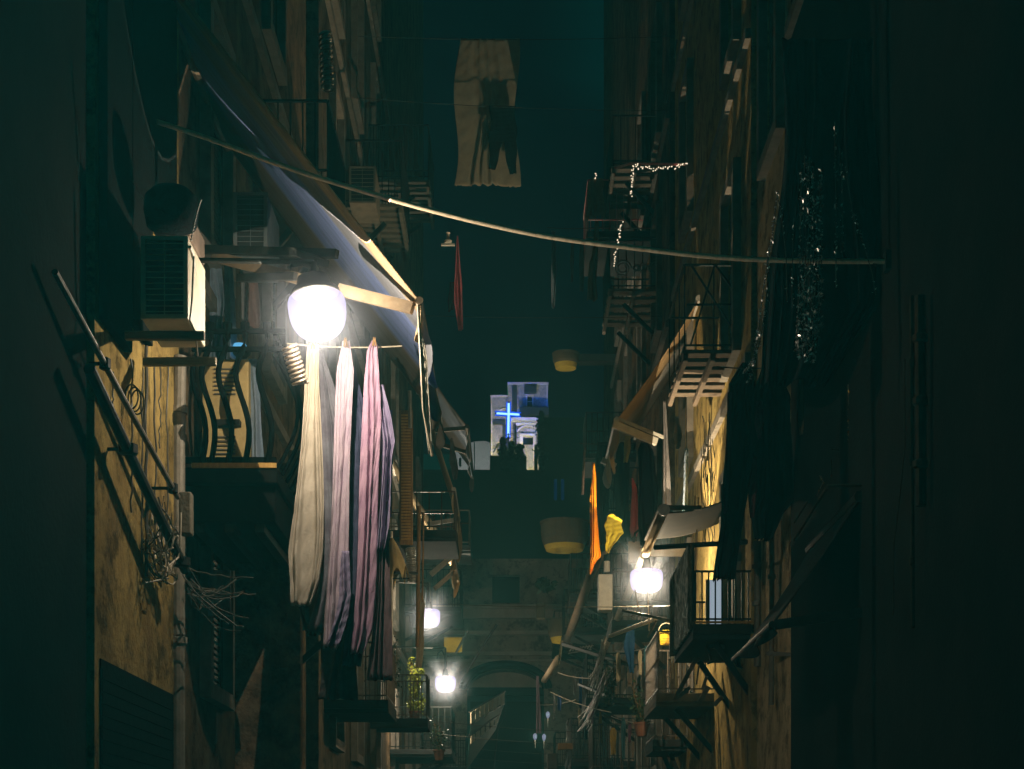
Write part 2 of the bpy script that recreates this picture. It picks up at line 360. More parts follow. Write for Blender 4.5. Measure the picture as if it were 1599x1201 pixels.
mb.quad((-11, Ye, win[2]), (win[0], Ye, win[2]), (win[0], Ye, win[3]), (-11, Ye, win[3])); mb.quad((win[1], Ye, win[2]), (11, Ye, win[2]), (11, Ye, win[3]), (win[1], Ye, win[3]))
for q in (((win[0], Ye, win[2]), (win[0], Ye + .5, win[2]), (win[0], Ye + .5, win[3]), (win[0], Ye, win[3])), ((win[1], Ye, win[2]), (win[1], Ye + .5, win[2]), (win[1], Ye + .5, win[3]), (win[1], Ye, win[3])),
          ((win[0], Ye, win[3]), (win[0], Ye + .5, win[3]), (win[1], Ye + .5, win[3]), (win[1], Ye, win[3]))): mb.quad(*q)
mb.quad((-11, Ye, top), (11, Ye, top), (11, Ye + 8, top), (-11, Ye + 8, top))
mb.build('wall', endst, root)
b = MB(); b.box(win[0], win[1], Ye + .4, Ye + .5, win[2], win[3]); b.build('window', glass, root)
b = MB(); b.box(ax - ar, ax + ar, Ye + 1.3, Ye + 1.5, az, az + ar * .6); b.build('arch_infill', mat('pale_ledge', (.62, .50, .42), (.5, .4, .33), 3), root); b = MB(); b.box(ax - ar, ax + ar, Ye + 4, Ye + 4.2, 0, az); b.build('passage_shade', darkst, root)  # dark sheet behind the arch stands in for shade in the passage
b = MB(); b.box(ax - ar, ax + ar, Ye + 1.0, Ye + 1.25, az - .1, az + .15); b.build('transom', darkst, root)
for a_, b_, pr in ((946, 952, .35), (952, 966, .22), (986, 992, .25), (1018, 1024, .18), (1030, 1033, .12)):
    c = MB(); c.box(-10.9, 10.9, Ye - pr, Ye - .003, Ez(b_), Ez(a_)); c.build('cornice', mat('pale_ledge', (.62, .50, .42), (.5, .4, .33), 3), root)
a = MB()
for rr, yy, w in ((1.12, .10, .22), (1.0, .05, .12)):
    a.tube([(ax - ar * rr * math.cos(math.pi * i / N), Ye - yy, az + ar * .57 * rr * math.sin(math.pi * i / N)) for i in range(N + 1)], w / 2, 6)
a.build('arch_moulding', darkst, root)  # near-black ring puts the arch opening's shading into the moulding colour
r2 = thing('dark_rooftop_building', 'unlit building whose roof stands black in front of the hillside church', 'building', (0, 95, 0))
m2 = MB(); zz = lambda py, d: 1.6 + (VY - py) / F * d
m2.box(-14, 14, 92, 100, 0, zz(733, 92)); m2.box((765 - 800) / F * 92, (823 - 800) / F * 92, 93, 96, zz(733, 92), zz(704, 92)); m2.box((844 - 800) / F * 92, 6, 93.5, 97, zz(733, 92), zz(640, 92))
m2.build('wall', darkst, r2)
ch = MB(); ch.box((835 - 800) / F * 92, (840 - 800) / F * 92, 92.5, 93.2, zz(733, 92), zz(690, 92)); ch.build('chimney', darkst, r2)
rr = random.Random(4); blk_leaf = mat('night_foliage', (.012, .016, .012), None, 9)
for (px, py0, py1, w, lab) in ((846, 642, 735, 9, 'tall dark cypress standing before the right part of the church'), (786, 684, 735, 7, 'dark shrub on the roof below the blue cross'), (812, 694, 735, 8, 'low dark shrub on the roof before the church door'), (800, 690, 735, 5, 'small dark shrub between the cross and the church door')):
    rt = thing('rooftop_shrub', lab, 'shrub', P(px, py1, 91.5), 'dark shrubs before the church'); lf = MB(); st = MB()
    st.tube([P(px, py1, 91.5), P(px, (py0 + py1) / 2, 91.5), P(px, py0 + 6, 91.5)], [.12, .08, .03], 6); st.build('trunk', iron, rt)
    for i in range(900):
        u = rr.random(); v = math.sin(math.pi * min(1, u * .8 + .12)) ** .7 * (1 + .35 * math.sin(13 * u + px)); c = P(px + rr.gauss(0, .42) * w * v, lerp(py1, py0, u), 91.5 + rr.gauss(0, .3)); sz = rr.uniform(.06, .14)
        uu = Vector((rr.uniform(-1, 1), rr.uniform(-1, 1), rr.uniform(-1, 1))).normalized(); vv = uu.cross(Vector((rr.random(), rr.random(), rr.random()))).normalized(); lf.quad(c - uu * sz, c + vv * sz * .6, c + uu * sz, c - vv * sz * .6)
    lf.build('crown', blk_leaf, rt)
an = MB(); bz = zz(705, 92)
for px, ht, ang in ((780, 22, .3), (797, 30, -.1), (806, 42, 0), (771, 14, .5)):
    p = P(px, 706, 92.3); q = p + Vector((ang * ht / F * 92, 0, ht / F * 92)); an.tube([p, q], .035, 5)
    for k in range(3): h = p.lerp(q, .55 + k * .2); an.tube([h - Vector((.25, 0, .1)), h + Vector((.25, 0, .05))], .02, 4)
an.build('aerial', iron, r2)

# ---------------------------------------------------------------- church on the hill
Yc = 220.0
C_ = lambda px, py, dd=0: P(px, py, Yc + dd)
root = thing('hillside_church', 'floodlit pale church facade on the hill behind the blue cross', 'church', C_(812, 760))
w = MB()
def cb(mb, x0, x1, y0, y1, d0=0, d1=6): # pixel box at the church
    a = C_(x0, y1); b = C_(x1, y0); mb.box(a.x, b.x, Yc + d0, Yc + d1, a.z, b.z)
cb(w, 767, 795, 614, 760, 1.5, 8); cb(w, 794, 823.5, 600, 760, 0, 8); cb(w, 832, 855.5, 600, 760, 0, 8); cb(w, 823.5, 832, 600, 618, 0, 8); cb(w, 823.5, 832, 640, 760, 0, 8)
w.build('wall', chst, root)
t = MB(); cb(t, 793, 857, 598, 600.6, -.5, 8.2); cb(t, 766, 796, 612.5, 615, 1.2, 8.2); cb(t, 797, 847, 654, 659.5, -.9, -.01); cb(t, 806, 855, 661, 664, -.5, -.01)
cb(t, 767, 769, 615, 760, 1.2, 1.5); cb(t, 853.6, 855.8, 601, 655, -.2, -.01); t.build('cornice', whst, root)
t = MB()
c0 = C_(825.5, 676); rad = 17 / F * Yc
t.tube([(c0.x - rad * math.cos(math.pi * i / 20), Yc - .3, c0.z + rad * .62 * math.sin(math.pi * i / 20)) for i in range(21)], .12, 6); t.build('arch_moulding', whst, root)
t = MB(); cb(t, 812, 817, 680, 720, -.4, -.02); cb(t, 833, 837, 680, 720, -.4, -.02); cb(t, 812, 837, 678, 682, -.45, -.02); t.build('door_surround', whst, root); t = MB(); cb(t, 822, 824, 616, 641, -.15, -.01); cb(t, 831.5, 833.5, 616, 641, -.15, -.01); cb(t, 821, 834, 616, 619.5, -.2, -.015)
cb(t, 824, 831.5, 625, 626.2, .3, .35)
t.build('window_surround', whst, root)
t = MB(); cb(t, 817, 833, 684, 694, -.1, -.012); cb(t, 823.6, 831.9, 619.5, 640, .5, .6); t.build('window', glass, root)
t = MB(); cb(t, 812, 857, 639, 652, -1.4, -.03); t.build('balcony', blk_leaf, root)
t = MB(); cb(t, 800, 808, 601, 652, -.12, -.01); t.build('dark_band', dkwood, root)  # dark vertical band between the two wings
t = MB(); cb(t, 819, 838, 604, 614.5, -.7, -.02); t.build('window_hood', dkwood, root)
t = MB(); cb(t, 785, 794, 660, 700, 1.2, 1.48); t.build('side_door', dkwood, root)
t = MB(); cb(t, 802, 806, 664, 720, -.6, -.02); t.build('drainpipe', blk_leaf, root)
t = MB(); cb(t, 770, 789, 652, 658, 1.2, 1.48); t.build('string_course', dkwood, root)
t = MB(); c0 = C_(788, 640); rad = 8 / F * Yc
t.tube([(c0.x - rad * math.cos(math.pi * i / 16), Yc + 1.4, c0.z + rad * .9 * math.sin(math.pi * i / 16)) for i in range(17)], .1, 6); t.build('lunette', whst, root)
root = thing('white_outbuilding', 'pale windowed house on the hill left of the church', 'building', P(738, 760, 190))
w = MB()
pz = [(711, 697), (742, 689), (758, 688), (766, 691)]
for (xa, ya), (xb, yb) in zip(pz, pz[1:]):
    a0 = P(xa, 790, 190); b0 = P(xb, 790, 190); a1 = P(xa, ya, 190); b1 = P(xb, yb, 190)
    bk = Vector((0, 6, 0)); w.quad(a0, b0, b1, a1); w.quad(a1, b1, b1 + bk, a1 + bk)
w.quad(P(766, 790, 190), P(766, 691, 190), P(766, 691, 190) + Vector((0, 6, 0)), P(766, 790, 190) + Vector((0, 6, 0)))
w.build('wall', whst, root)
w = MB(); a = P(717, 728, 189.9); b = P(721, 715, 189.9); w.box(a.x, b.x, 189.9, 189.99, a.z, b.z); a = P(740.5, 733, 189.9); b = P(742, 690, 189.9); w.box(a.x, b.x, 189.9, 189.99, a.z, b.z); w.build('window', glass, root)

# neon cross on its mast
DC = 208.0
root = thing('neon_cross', 'glowing blue neon cross standing in front of the church', 'neon cross', P(794, 705, DC))
blue = emit('neon_halo', (.003, .07, 1.0), 1.6); bluew = emit('neon_core', (.35, .75, 1.0), 2.2)
u = DC / F
t = MB(); t.tube([P(794.2, 681, DC), P(794.8, 629.5, DC)], 1.75 * u, 8); t.build('neon_tube', bluew, root)
t = MB(); t.tube([P(776, 645, DC), P(792.5, 646, DC)], 1.6 * u, 8); t.tube([P(796, 646, DC), P(811.5, 647, DC)], 1.6 * u, 8); t.build('neon_tube', bluew, root)
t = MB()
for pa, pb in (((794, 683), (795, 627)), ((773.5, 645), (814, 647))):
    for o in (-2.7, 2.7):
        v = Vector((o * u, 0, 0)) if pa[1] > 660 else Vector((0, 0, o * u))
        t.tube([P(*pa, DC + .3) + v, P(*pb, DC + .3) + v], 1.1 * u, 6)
t.build('halo_tube', blue, root)  # emissive blue tubes imitate the glow round the cross
t = MB(); t.beam(P(794, 760, DC + .8), P(795, 626, DC + .8), .2); t.beam(P(773, 645, DC + .8), P(814, 647, DC + .8), .2); t.build('mast', iron, root)
for k, (px, py) in enumerate(((794, 636), (794, 668), (780, 645.5), (808, 646.5))):
    pl = bpy.data.lights.new('neon_light', 'POINT'); pl.energy = 900; pl.color = (.01, .12, 1); pl.shadow_soft_size = .3
    o = bpy.data.objects.new('neon_light', pl); COL.objects.link(o); o.parent = root; o.location = P(px, py, DC + 5) - root.location
# floodlights by the church, their beams turned to the facade
for i, (px, py, d, en, col, lab) in enumerate(((826, 738, 209, 7500, (1, .93, .72), 'floodlight on the hill beneath the church facade'), (778, 728, 214, 4200, (1, .80, .12), 'floodlight on the hill beneath the left wing of the church'), (735, 748, 178, 3000, (.92, .97, 1), 'floodlight below the pale house on the hill'))):
    p = P(px, py, d); fl = thing('floodlight', lab, 'floodlight', p - Vector((0, 0, .6)), 'floodlights on the hill')
    t = MB(); t.box(p.x - .3, p.x + .3, p.y - .2, p.y + .1, p.z - .3, p.z + .02); t.build('housing', iron, fl)
    t = MB(); t.tube([p - Vector((0, 0, 3)), p - Vector((0, 0, .3))], .08); t.build('pole', iron, fl)
    ld = bpy.data.lights.new('flood_beam', 'SPOT'); ld.energy = en; ld.color = col; ld.spot_size = R(100); ld.spot_blend = .6; ld.shadow_soft_size = .1
    lo = bpy.data.objects.new('flood_beam', ld); COL.objects.link(lo); lo.parent = fl; lo.location = Vector((0, .2, .75)); lo.rotation_euler = (R(90 + 22), 0, 0)

# ---------------------------------------------------------------- street lamps
bowl = bowl_mat()
def lamp(px, py, d, r, hgt, side, power, col, label, armz=.25, tilt=0.0, wallx=2.7, flat=False):
    c = P(px, py, d); s = 1 if side == 'r' else -1
    root = thing('street_lamp', label, 'street lamp', c, 'hanging street lamps')
    T = Matrix.Rotation(tilt, 3, 'Y')
    pr = [(.001, -hgt * .62)]
    ex = .5 if flat else .72
    for i in range(1, 17):
        a = math.pi / 2 * i / 16; pr.append((r * math.sin(a) ** ex, -hgt * .62 + hgt * .8 * (1 - math.cos(a) ** (ex + .1))))
    pr += [(r * .99, hgt * .26), (r * .93, hgt * .36), (r * .82, hgt * .42)]
    b = MB(); b.lathe(c, pr, 32, T, cap=False); b.build('diffuser', bowl, root, smooth=True)
    t0 = pr[-1][1] + .002
    q_ = .42 if flat else 1.0; h = MB(); h.lathe(c, [(pr[-1][0] * .99 * q_, t0), (pr[-1][0] * 1.03 * q_, t0 + .02), (r * .62 * q_, t0 + .07), (r * .55 * q_, t0 + .13), (r * .2, t0 + .16)], 32, T); h.build('cap', iron, root, smooth=True)
    n = MB(); tp = c + T @ Vector((0, 0, t0 + .14)); n.tube([tp, tp + Vector((0, 0, armz))], .025)
    n.tube([tp + Vector((0, 0, armz * .6)), tp + Vector((-.08, 0, armz * .9)), tp + Vector((-.16, 0, armz * .75)), tp + Vector((-.18, 0, armz * .5))], .018)
    n.build('bracket', iron, root)
    a = MB(); q = tp + Vector((0, 0, armz)); a.tube([q, Vector((s * wallx, q.y, q.z + .02))], .02); a.build('arm', iron, root)
    ld = bpy.data.lights.new('lamp_light', 'POINT'); ld.energy = power; ld.color = col; ld.shadow_soft_size = 0.0
    lo = bpy.data.objects.new('lamp_light', ld); COL.objects.link(lo); lo.parent = root; lo.location = T @ Vector((0, 0, -hgt * (.3 if flat else .34)))
    ms = MB(); ms.lathe(c, [(.001, -r * 3.2)] + [(r * 3.2 * math.sin(math.pi * i / 16), -r * 3.2 * math.cos(math.pi * i / 16)) for i in range(1, 16)] + [(.001, r * 3.2)], 24)
    mo = ms.build('halo_cloud', halo_mat(c, r * 3.2), smooth=True); mo['kind'] = 'stuff'; mo['label'] = 'scattering cloud added for the halo round the ' + label.split(',')[0]  # added scattering volume, makes the glow round the lamp
    return root
def halo_mat(c, R_):
    m = bpy.data.materials.new('halo_air'); m.use_nodes = True; nt = m.node_tree; nt.nodes.clear()
    o = nt.nodes.new('ShaderNodeOutputMaterial'); v = nt.nodes.new('ShaderNodeVolumePrincipled'); g = nt.nodes.new('ShaderNodeNewGeometry')
    d = nt.nodes.new('ShaderNodeVectorMath'); d.operation = 'DISTANCE'; d.inputs[1].default_value = c
    mr = nt.nodes.new('ShaderNodeMapRange'); mr.interpolation_type = 'SMOOTHSTEP'; mr.inputs[1].default_value = 0; mr.inputs[2].default_value = R_; mr.inputs[3].default_value = .12 if R_ < .7 else .09; mr.inputs[4].default_value = 0
    nt.links.new(g.outputs['Position'], d.inputs[0]); nt.links.new(d.outputs['Value'], mr.inputs[0]); nt.links.new(mr.outputs[0], v.inputs['Density'])
    v.inputs['Color'].default_value = (.78, .80, .98, 1); nt.links.new(v.outputs[0], o.inputs['Volume']); return m
lamp(496.5, 488, 12.0, .215, .32, 'l', 680, (1, .86, .66), 'largest street lamp, beside the big awning and above the hanging sheets', .1, tilt=-.12)
lamp(1010, 904, 22.8, .23, .30, 'r', 980, (1, .80, .52), 'street lamp on the right below the rolled awning', .5, flat=True, wallx=2.8)
lamp(670, 963, 32.6, .23, .34, 'l', 800, (1, .84, .62), 'upper of the two small street lamps on the left', .4, flat=True, wallx=2.65)
lamp(696, 1066, 36.0, .23, .33, 'l', 1200, (1, .84, .62), 'lowest and farthest street lamp, beside the stone arch', .5, flat=True, wallx=2.75)
dk = mat('dark_canvas', (.02, .022, .02), (.012, .014, .014), 5, bump=.5, spec=.02)

# ---------------------------------------------------------------- awnings
def awning(root, xw, zw, xb, zb, d0, d1, m, drop=.35, scallop=7, arms=(), armm=whitem, barr=.035, belly=.12, ragged=0, seed=1):
    rnd = random.Random(seed)
    g = []; nr, nc = 18, 16
    for i in range(nr + 1):
        t = i / nr; row = []
        for j in range(nc + 1):
            u = j / nc
            row.append((lerp(xw, xb, t), lerp(d0, d1, u), lerp(zw, zb, t) - belly * math.sin(math.pi * t) * (1 + .4 * math.sin(9 * u + seed)) + .012 * math.sin(30 * u + seed)))
        g.append(row)
    MB().grid(g).build('canopy', m, root, smooth=True, solid=.008)
    if drop:
        g = []; n = 60; s = 1 if xb > xw else -1
        for i in range(7):
            t = i / 6; row = []
            for j in range(n + 1):
                u = j / n; dr = drop * (.55 + .45 * abs(math.sin(math.pi * scallop * u))) * (1 + ragged * math.sin(17 * u + seed))
                row.append((xb + s * (.01 + .06 * t * math.sin(2 * math.pi * scallop * .7 * u + seed)), lerp(d0, d1, u), zb - t * dr))
            g.append(row)
        MB().grid(g).build('valance', m, root, smooth=True, solid=.006)
    MB().tube([(xb, d0 - .02, zb), (xb, d1 + .02, zb)], barr, 10).build('front_bar', armm, root)
    MB().tube([(xw, d0, zw), (xw, d1, zw)], .05, 8).build('roller', armm, root)
    for a, b, w in arms: MB().beam(a, b, w, w * 1.5).build('arm', armm, root)
AW = 'awnings over the balconies'
tan_, gry, blu, brn, bl2 = (.55, .40, .24), (.36, .36, .40), (.34, .43, .78), (.34, .28, .22), (.26, .33, .52)
aw1 = stripe_mat('awning_blue_stripe', [(12.0, tan_), (12.4, tan_), (12.52, gry), (12.9, gry), (13.0, blu), (14.1, blu), (14.25, brn), (15.4, brn)], trans=.3)
root = thing('awning', 'largest awning, high over the big lamp, tan edge and blue grey stripes', 'awning', (-2.7, 14.3, 8.5), AW)
awning(root, -2.70, 8.41, -.69, 5.80, 12.1, 15.4, aw1, .30, 6, [(P(530, 452, 12.35), P(645, 481, 12.16), .055), (P(335, 400, 13.0), P(470, 436, 12.5), .055)], mat('cream_arm', (.20, .145, .09), (.14, .10, .065), 6, rough=.5), .030, .02, .3, 3)
aw2 = stripe_mat('awning_grey_stripe', [(32, (.3, .24, .18)), (32.6, (.26, .21, .17)), (33.2, (.19, .21, .25)), (34.6, (.19, .21, .25)), (35, (.15, .12, .1)), (36, (.15, .12, .1))])
root = thing('awning', 'second awning, grey brown, hanging just beyond the largest one', 'awning', (-2.6, 34, 13), AW)
awning(root, -2.6, 13.0, -.9, 10.4, 32.6, 36.2, aw2, .55, 4, [(P(672, 673, 32.6), P(727, 668, 32.6), .05), (P(676, 690, 33), P(728, 706, 33.4), .05)], ironr, .045, .1, .3, 7)
aw3 = stripe_mat('awning_tan', [(27, (.78, .60, .36)), (28.4, (.72, .55, .32)), (30, (.68, .52, .30)), (33, (.6, .45, .26))])
root = thing('awning', 'steep tan awning with a torn scalloped valance above the small railing', 'awning', (-1.7, 28.5, 10.2), AW)
awning(root, -1.75, 10.45, -1.0, 8.05, 27.9, 30.4, aw3, .6, 5, [(P(668, 818, 27.9), P(709, 812, 27.9), .045)], whitem, .04, .06, .4, 5)
aw4 = MATS['awning_tan']
root = thing('awning', 'tan awning with two bright arms, just above the upper small lamp', 'awning', (-2.2, 31, 9.1), AW)
awning(root, -2.3, 9.3, -1.1, 7.4, 30, 32.6, aw4, .45, 5, [(P(673, 897, 30), P(707, 868, 30), .06), (P(679, 919, 30.6), P(712, 890, 31), .05)], whitem, .035, .06, .3, 9)

# ---------------------------------------------------------------- balconies
def rail(mb, a, b, z0, z1, step=.11, r=.008, knob=False, belly=0.0, bn=Vector((0, -1, 0))):
    a = Vector(a); b = Vector(b); n = max(2, int((b - a).length / step))
    mb.beam(a + Vector((0, 0, z1)), b + Vector((0, 0, z1)), .035, .022); mb.beam(a + Vector((0, 0, z0 + .06)), b + Vector((0, 0, z0 + .06)), .02)
    for i in range(n + 1):
        p = a.lerp(b, i / n)
        if belly:
            mb.tube([p + Vector((0, 0, lerp(z0, z1, t / 10))) + bn * belly * math.sin(math.pi * min(1, (t / 10) ** .8 * 1.1) ) for t in range(11)], r, 6)
        else: mb.tube([p + Vector((0, 0, z0)), p + Vector((0, 0, z1))], r, 5)
        if knob: mb.lathe(p + Vector((0, 0, lerp(z0, z1, .55))), [(r, -.03), (r * 2.4, 0), (r, .03)], 6)
def balcony(bld, side, xo, xw, d0, d1, z, h, m=slab_m, railm=iron, step=.12, plank=0, belly=0, knob=False, label=None, th=.12, r=.009, brackets=True, sides=True):
    s = 1 if side == 'r' else -1
    b = MB()
    if plank:
        n = plank
        for i in range(n):
            ya = lerp(d0, d1, i / n); b.box(min(xo, xw), max(xo, xw), ya, ya + (d1 - d0) / n * .55, z - .05 - .003 * (i % 2), z)
        for xx in (xo + s * .04, (xo + xw) / 2): b.box(xx - .03, xx + .03, d0, d1, z - .14, z - .055)
    else:
        b.box(min(xo, xw), max(xo, xw), d0, d1, z - th, z); b.box(min(xo, xw) - (.0 if s > 0 else 0), max(xo, xw), d0 + .05, d1 - .05, z - th - .06, z - th - .001)
    o = b.build('balcony', m, bld, bevel=.008)
    if label: part(o, label)
    rl = MB(); xe = xo + s * .03
    bn = Vector((0, -1, 0))
    rail(rl, (xe, d0 + .03, 0), (xw, d0 + .03, 0), z, z + h, step, r, knob, belly, bn)
    if sides: rail(rl, (xe, d0 + .03, 0), (xe, d1 - .03, 0), z, z + h, step, r, knob, belly, Vector((-s, 0, 0)))
    rail(rl, (xe, d1 - .03, 0), (xw, d1 - .03, 0), z, z + h, step, r, knob)
    rl.build('railing', railm, o)
    if brackets:
        for yy in (d0 + .3, d1 - .3): k = MB(); k.beam((xw, yy, z - th - .7), (xo + s * .3, yy, z - th - .07), .06, .07); k.build('bracket', iron, o)
    return o
# goose-breasted balcony left of the lamp
GD = 13.35
b = MB(); b.box(-2.78, -1.93, GD, 14.9, 4.74, 4.87); b.box(-2.77, -1.96, GD + .1, 15.3, 4.44, 4.739); bal = b.build('balcony', mat('black_slab', (.010, .010, .009), (.006, .006, .006), 5, rough=1, spec=.02), L2, bevel=.01)  # near-black slab colour
part(bal, 'balcony with bulging black iron bars beside the big lamp')
e_ = MB(); e_.box(-2.63, -1.935, GD - .025, GD - .001, 4.86, 4.90); e_.build('slab_edge', MATS['ochre_wood'] if 'ochre_wood' in MATS else mat('ochre_wood', (.50, .30, .08), (.36, .21, .06), 8, bump=.4, stretch=(6, 6, 1)), bal)  # ochre strip puts the lamplit line into the slab edge
k = MB()
for px in (316, 330, 356, 383, 418):
    pts = []
    for t in range(15):
        u = t / 14; yy = lerp(512, 722, u)
        q = P(px, yy, GD); q.x -= .055 * math.sin(2 * math.pi * max(0, (u - .12) / .88)); q.y -= .18 * math.sin(math.pi * max(0, (u - .15) / .85)); pts.append(q)
    k.tube(pts, .024, 8); k.tube([pts[0] - Vector((0, 0, .03)), pts[0] + Vector((0, 0, .045))], .038, 8)
for py in (517, 545): k.beam(P(300, py, GD), P(446, py, GD), .04, .035)
for i in range(6):
    yy = lerp(GD + .15, 14.8, i / 5); pts = []
    for t in range(11):
        u = t / 10; pts.append(Vector((-1.95 + .17 * math.sin(math.pi * max(0, (u - .15) / .85)), yy, lerp(5.98, 4.9, u))))
    k.tube(pts, .018, 6)
k.beam((-1.95, GD, 5.97), (-1.95, 14.85, 5.97), .035); k.beam((-1.95, GD, 5.82), (-1.95, 14.85, 5.82), .03)
k.beam((-2.77, GD + .02, 4.93), (-1.94, GD + .02, 4.93), .03, .05)
k.build('railing', black_iron2, bal)
for xx in (-2.6, -2.35, -2.1): k = MB(); k.beam((xx, GD + .15, 4.40), (xx, 15.25, 4.40), .08, .07); k.build('joist', slab_d, bal)
# other left balconies
balcony(L3, 'l', -.93, -2.62, 26.9, 28.6, 7.15, .64, slab_d, ironr, .2, label='small balcony with a bright thin railing below the steep awning', r=.012, brackets=False)
balcony(L4, 'l', -.9, -2.75, 35, 36.4, 8.5, .75, slab_d, ironr, .2, r=.012, label='balcony with pale bars beyond the small railing', brackets=False)
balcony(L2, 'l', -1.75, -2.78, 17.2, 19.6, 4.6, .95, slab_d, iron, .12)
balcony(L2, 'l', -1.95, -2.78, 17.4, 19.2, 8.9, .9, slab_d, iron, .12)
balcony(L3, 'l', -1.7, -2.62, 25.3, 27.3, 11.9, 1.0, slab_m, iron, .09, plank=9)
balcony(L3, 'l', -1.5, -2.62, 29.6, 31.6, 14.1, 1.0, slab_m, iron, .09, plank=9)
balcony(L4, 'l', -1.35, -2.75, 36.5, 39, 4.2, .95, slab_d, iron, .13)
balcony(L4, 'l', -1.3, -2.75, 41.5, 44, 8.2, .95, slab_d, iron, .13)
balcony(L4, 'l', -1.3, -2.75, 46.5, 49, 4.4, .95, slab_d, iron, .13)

balcony(L3, 'l', -1.72, -2.62, 22.6, 24.2, 3.9, .8, slab_d, ironr, .13, knob=True, brackets=False)
balcony(L3, 'l', -1.55, -2.62, 29.9, 31.0, 4.3, .8, slab_d, ironr, .13, brackets=False)
# ---------------------------------------------------------------- left side things
# air conditioners
def aircon(x0, x1, d0, d1, z0, z1, label, m=acw, side_fan=True, cell=13, grp='air conditioning units on the walls'):
    root = thing('air_conditioner', label, 'air conditioner', ((x0 + x1) / 2, (d0 + d1) / 2, z0), grp)
    t = .03
    b = MB(); b.box(x0, x1, d0 + .02, d1, z0, z1); b.build('casing', m, root, bevel=.012)
    f = MB(); y = d0
    f.box(x0, x0 + t, y - .005, y + .019, z0, z1); f.box(x1 - t, x1, y - .005, y + .019, z0, z1); f.box(x0 + t, x1 - t, y - .005, y + .019, z0, z0 + t); f.box(x0 + t, x1 - t, y - .005, y + .019, z1 - t * .8, z1)
    f.build('frame', m, root)
    g = MB(); g.box(x0 + t + .002, x1 - t - .002, y + .012, y + .018, z0 + t + .002, z1 - t); g.build('coil', acd, root)
    g = MB()
    for i in range(cell): zz = lerp(z0 + t, z1 - t, (i + .5) / cell); g.tube([(x0 + t, y + .003, zz), (x1 - t, y + .003, zz)], .0035, 5)
    for xx in (lerp(x0, x1, .5),): g.tube([(xx, y, z0 + t), (xx, y, z1 - t)], .0035, 5)
    g.build('grille', m, root)
    return root
ac = aircon(-2.515, -2.195, 11.0, 11.62, 5.30, 5.86, 'air conditioner with a wire grille on two beams, beside the bulging balcony')
fl = MB(); fl.tube([P(297, 385, 11.0), P(301, 395, 11.1), P(305, 430, 11.3), P(311, 470, 11.45), P(317, 480, 11.58)], .012, 6); fl.tube([P(303, 400, 10.98), P(300, 470, 10.98), P(297, 500, 10.98), P(306, 520, 11.0), P(309, 555, 11.2)], .007, 6); fl.build('drain_hose', wirel, ac)
for (a, b, lab) in ((P(196, 524, 11.0), P(320, 524, 11.0), 'near beam carrying the grilled air conditioner'), (P(224, 565, 11.6), P(338, 564, 11.6), 'far beam under the grilled air conditioner, the lower looking one')):
    mb = MB(); mb.beam(a, b, .05, .055); tag(mb.build('shelf_beam', planks, bevel=.004), lab, 'beam', 'beams under the air conditioner')
aircon(-2.30, -2.02, 13.4, 14.1, 6.65, 7.15, 'dark air conditioner high behind the awning arm', mat('ac_grey', (.10, .11, .11), (.07, .08, .08), 6), cell=10)
aircon(-2.62, -2.44, 12.3, 12.9, 6.36, 6.56, 'small louvred air conditioner box above the bulging balcony', mat('ac_brown', (.3, .22, .17), None, 6), cell=4)
aircon(-2.45, -2.05, 24.4, 25.2, 11.55, 12.1, 'faint air conditioner high on the left below a dark shutter', mat('ac_grey2', (.2, .16, .11), None, 6), cell=8)
# tarpaulin bundle over the air conditioner
g = MB(); g.lathe(P(268, 358, 11.25), [(.05, 0), (.17, .02), (.19, .12), (.18, .22), (.13, .27), (.04, .29)], 20, sx=1.0)
tag(g.build('tarpaulin_bundle', mat('dark_tarp', (.006, .008, .009), (.004, .005, .006), 12, bump=.8, spec=.02), smooth=True), 'dark lumpy tarpaulin bundle lying on top of the grilled air conditioner', 'bundle')
# beaded chain
mb = MB(); pts = catenary(P(314, 312, 11.0), P(299, 374, 11.0), -.03, 16)
for p in pts: mb.lathe(p, [(.003, -.009), (.010, 0), (.003, .009)], 6)
mb.tube(pts, .004, 5); tag(mb.build('bead_chain', steel), 'bright beaded chain hanging down to the grilled air conditioner', 'chain')
# sloping pipes
for a, b, r, m, lab in ((P(86, 424, 9.45), P(278, 776, 12.1), .021, ironr, 'upper bright sloping pipe running down the ochre wall'), (P(140, 575, 10.0), P(290, 890, 12.4), .038, iron, 'thick dark sloping pipe below the bright one on the ochre wall')):
    mb = MB(); mb.tube([a, a.lerp(b, .5) + Vector((.0, 0, -.01)), b], r, 10)
    o = mb.build('sloping_pipe', m); tag(o, lab, 'pipe', 'sloping pipes on the ochre wall')
    for t in (.35, .95): c = MB(); q = a.lerp(b, t); c.beam(q, (-2.7, q.y, q.z), .02); c.lathe(q, [(r, -.04), (r * 1.8, -.03), (r * 1.8, .03), (r, .04)], 8); c.build('clamp', iron, o)
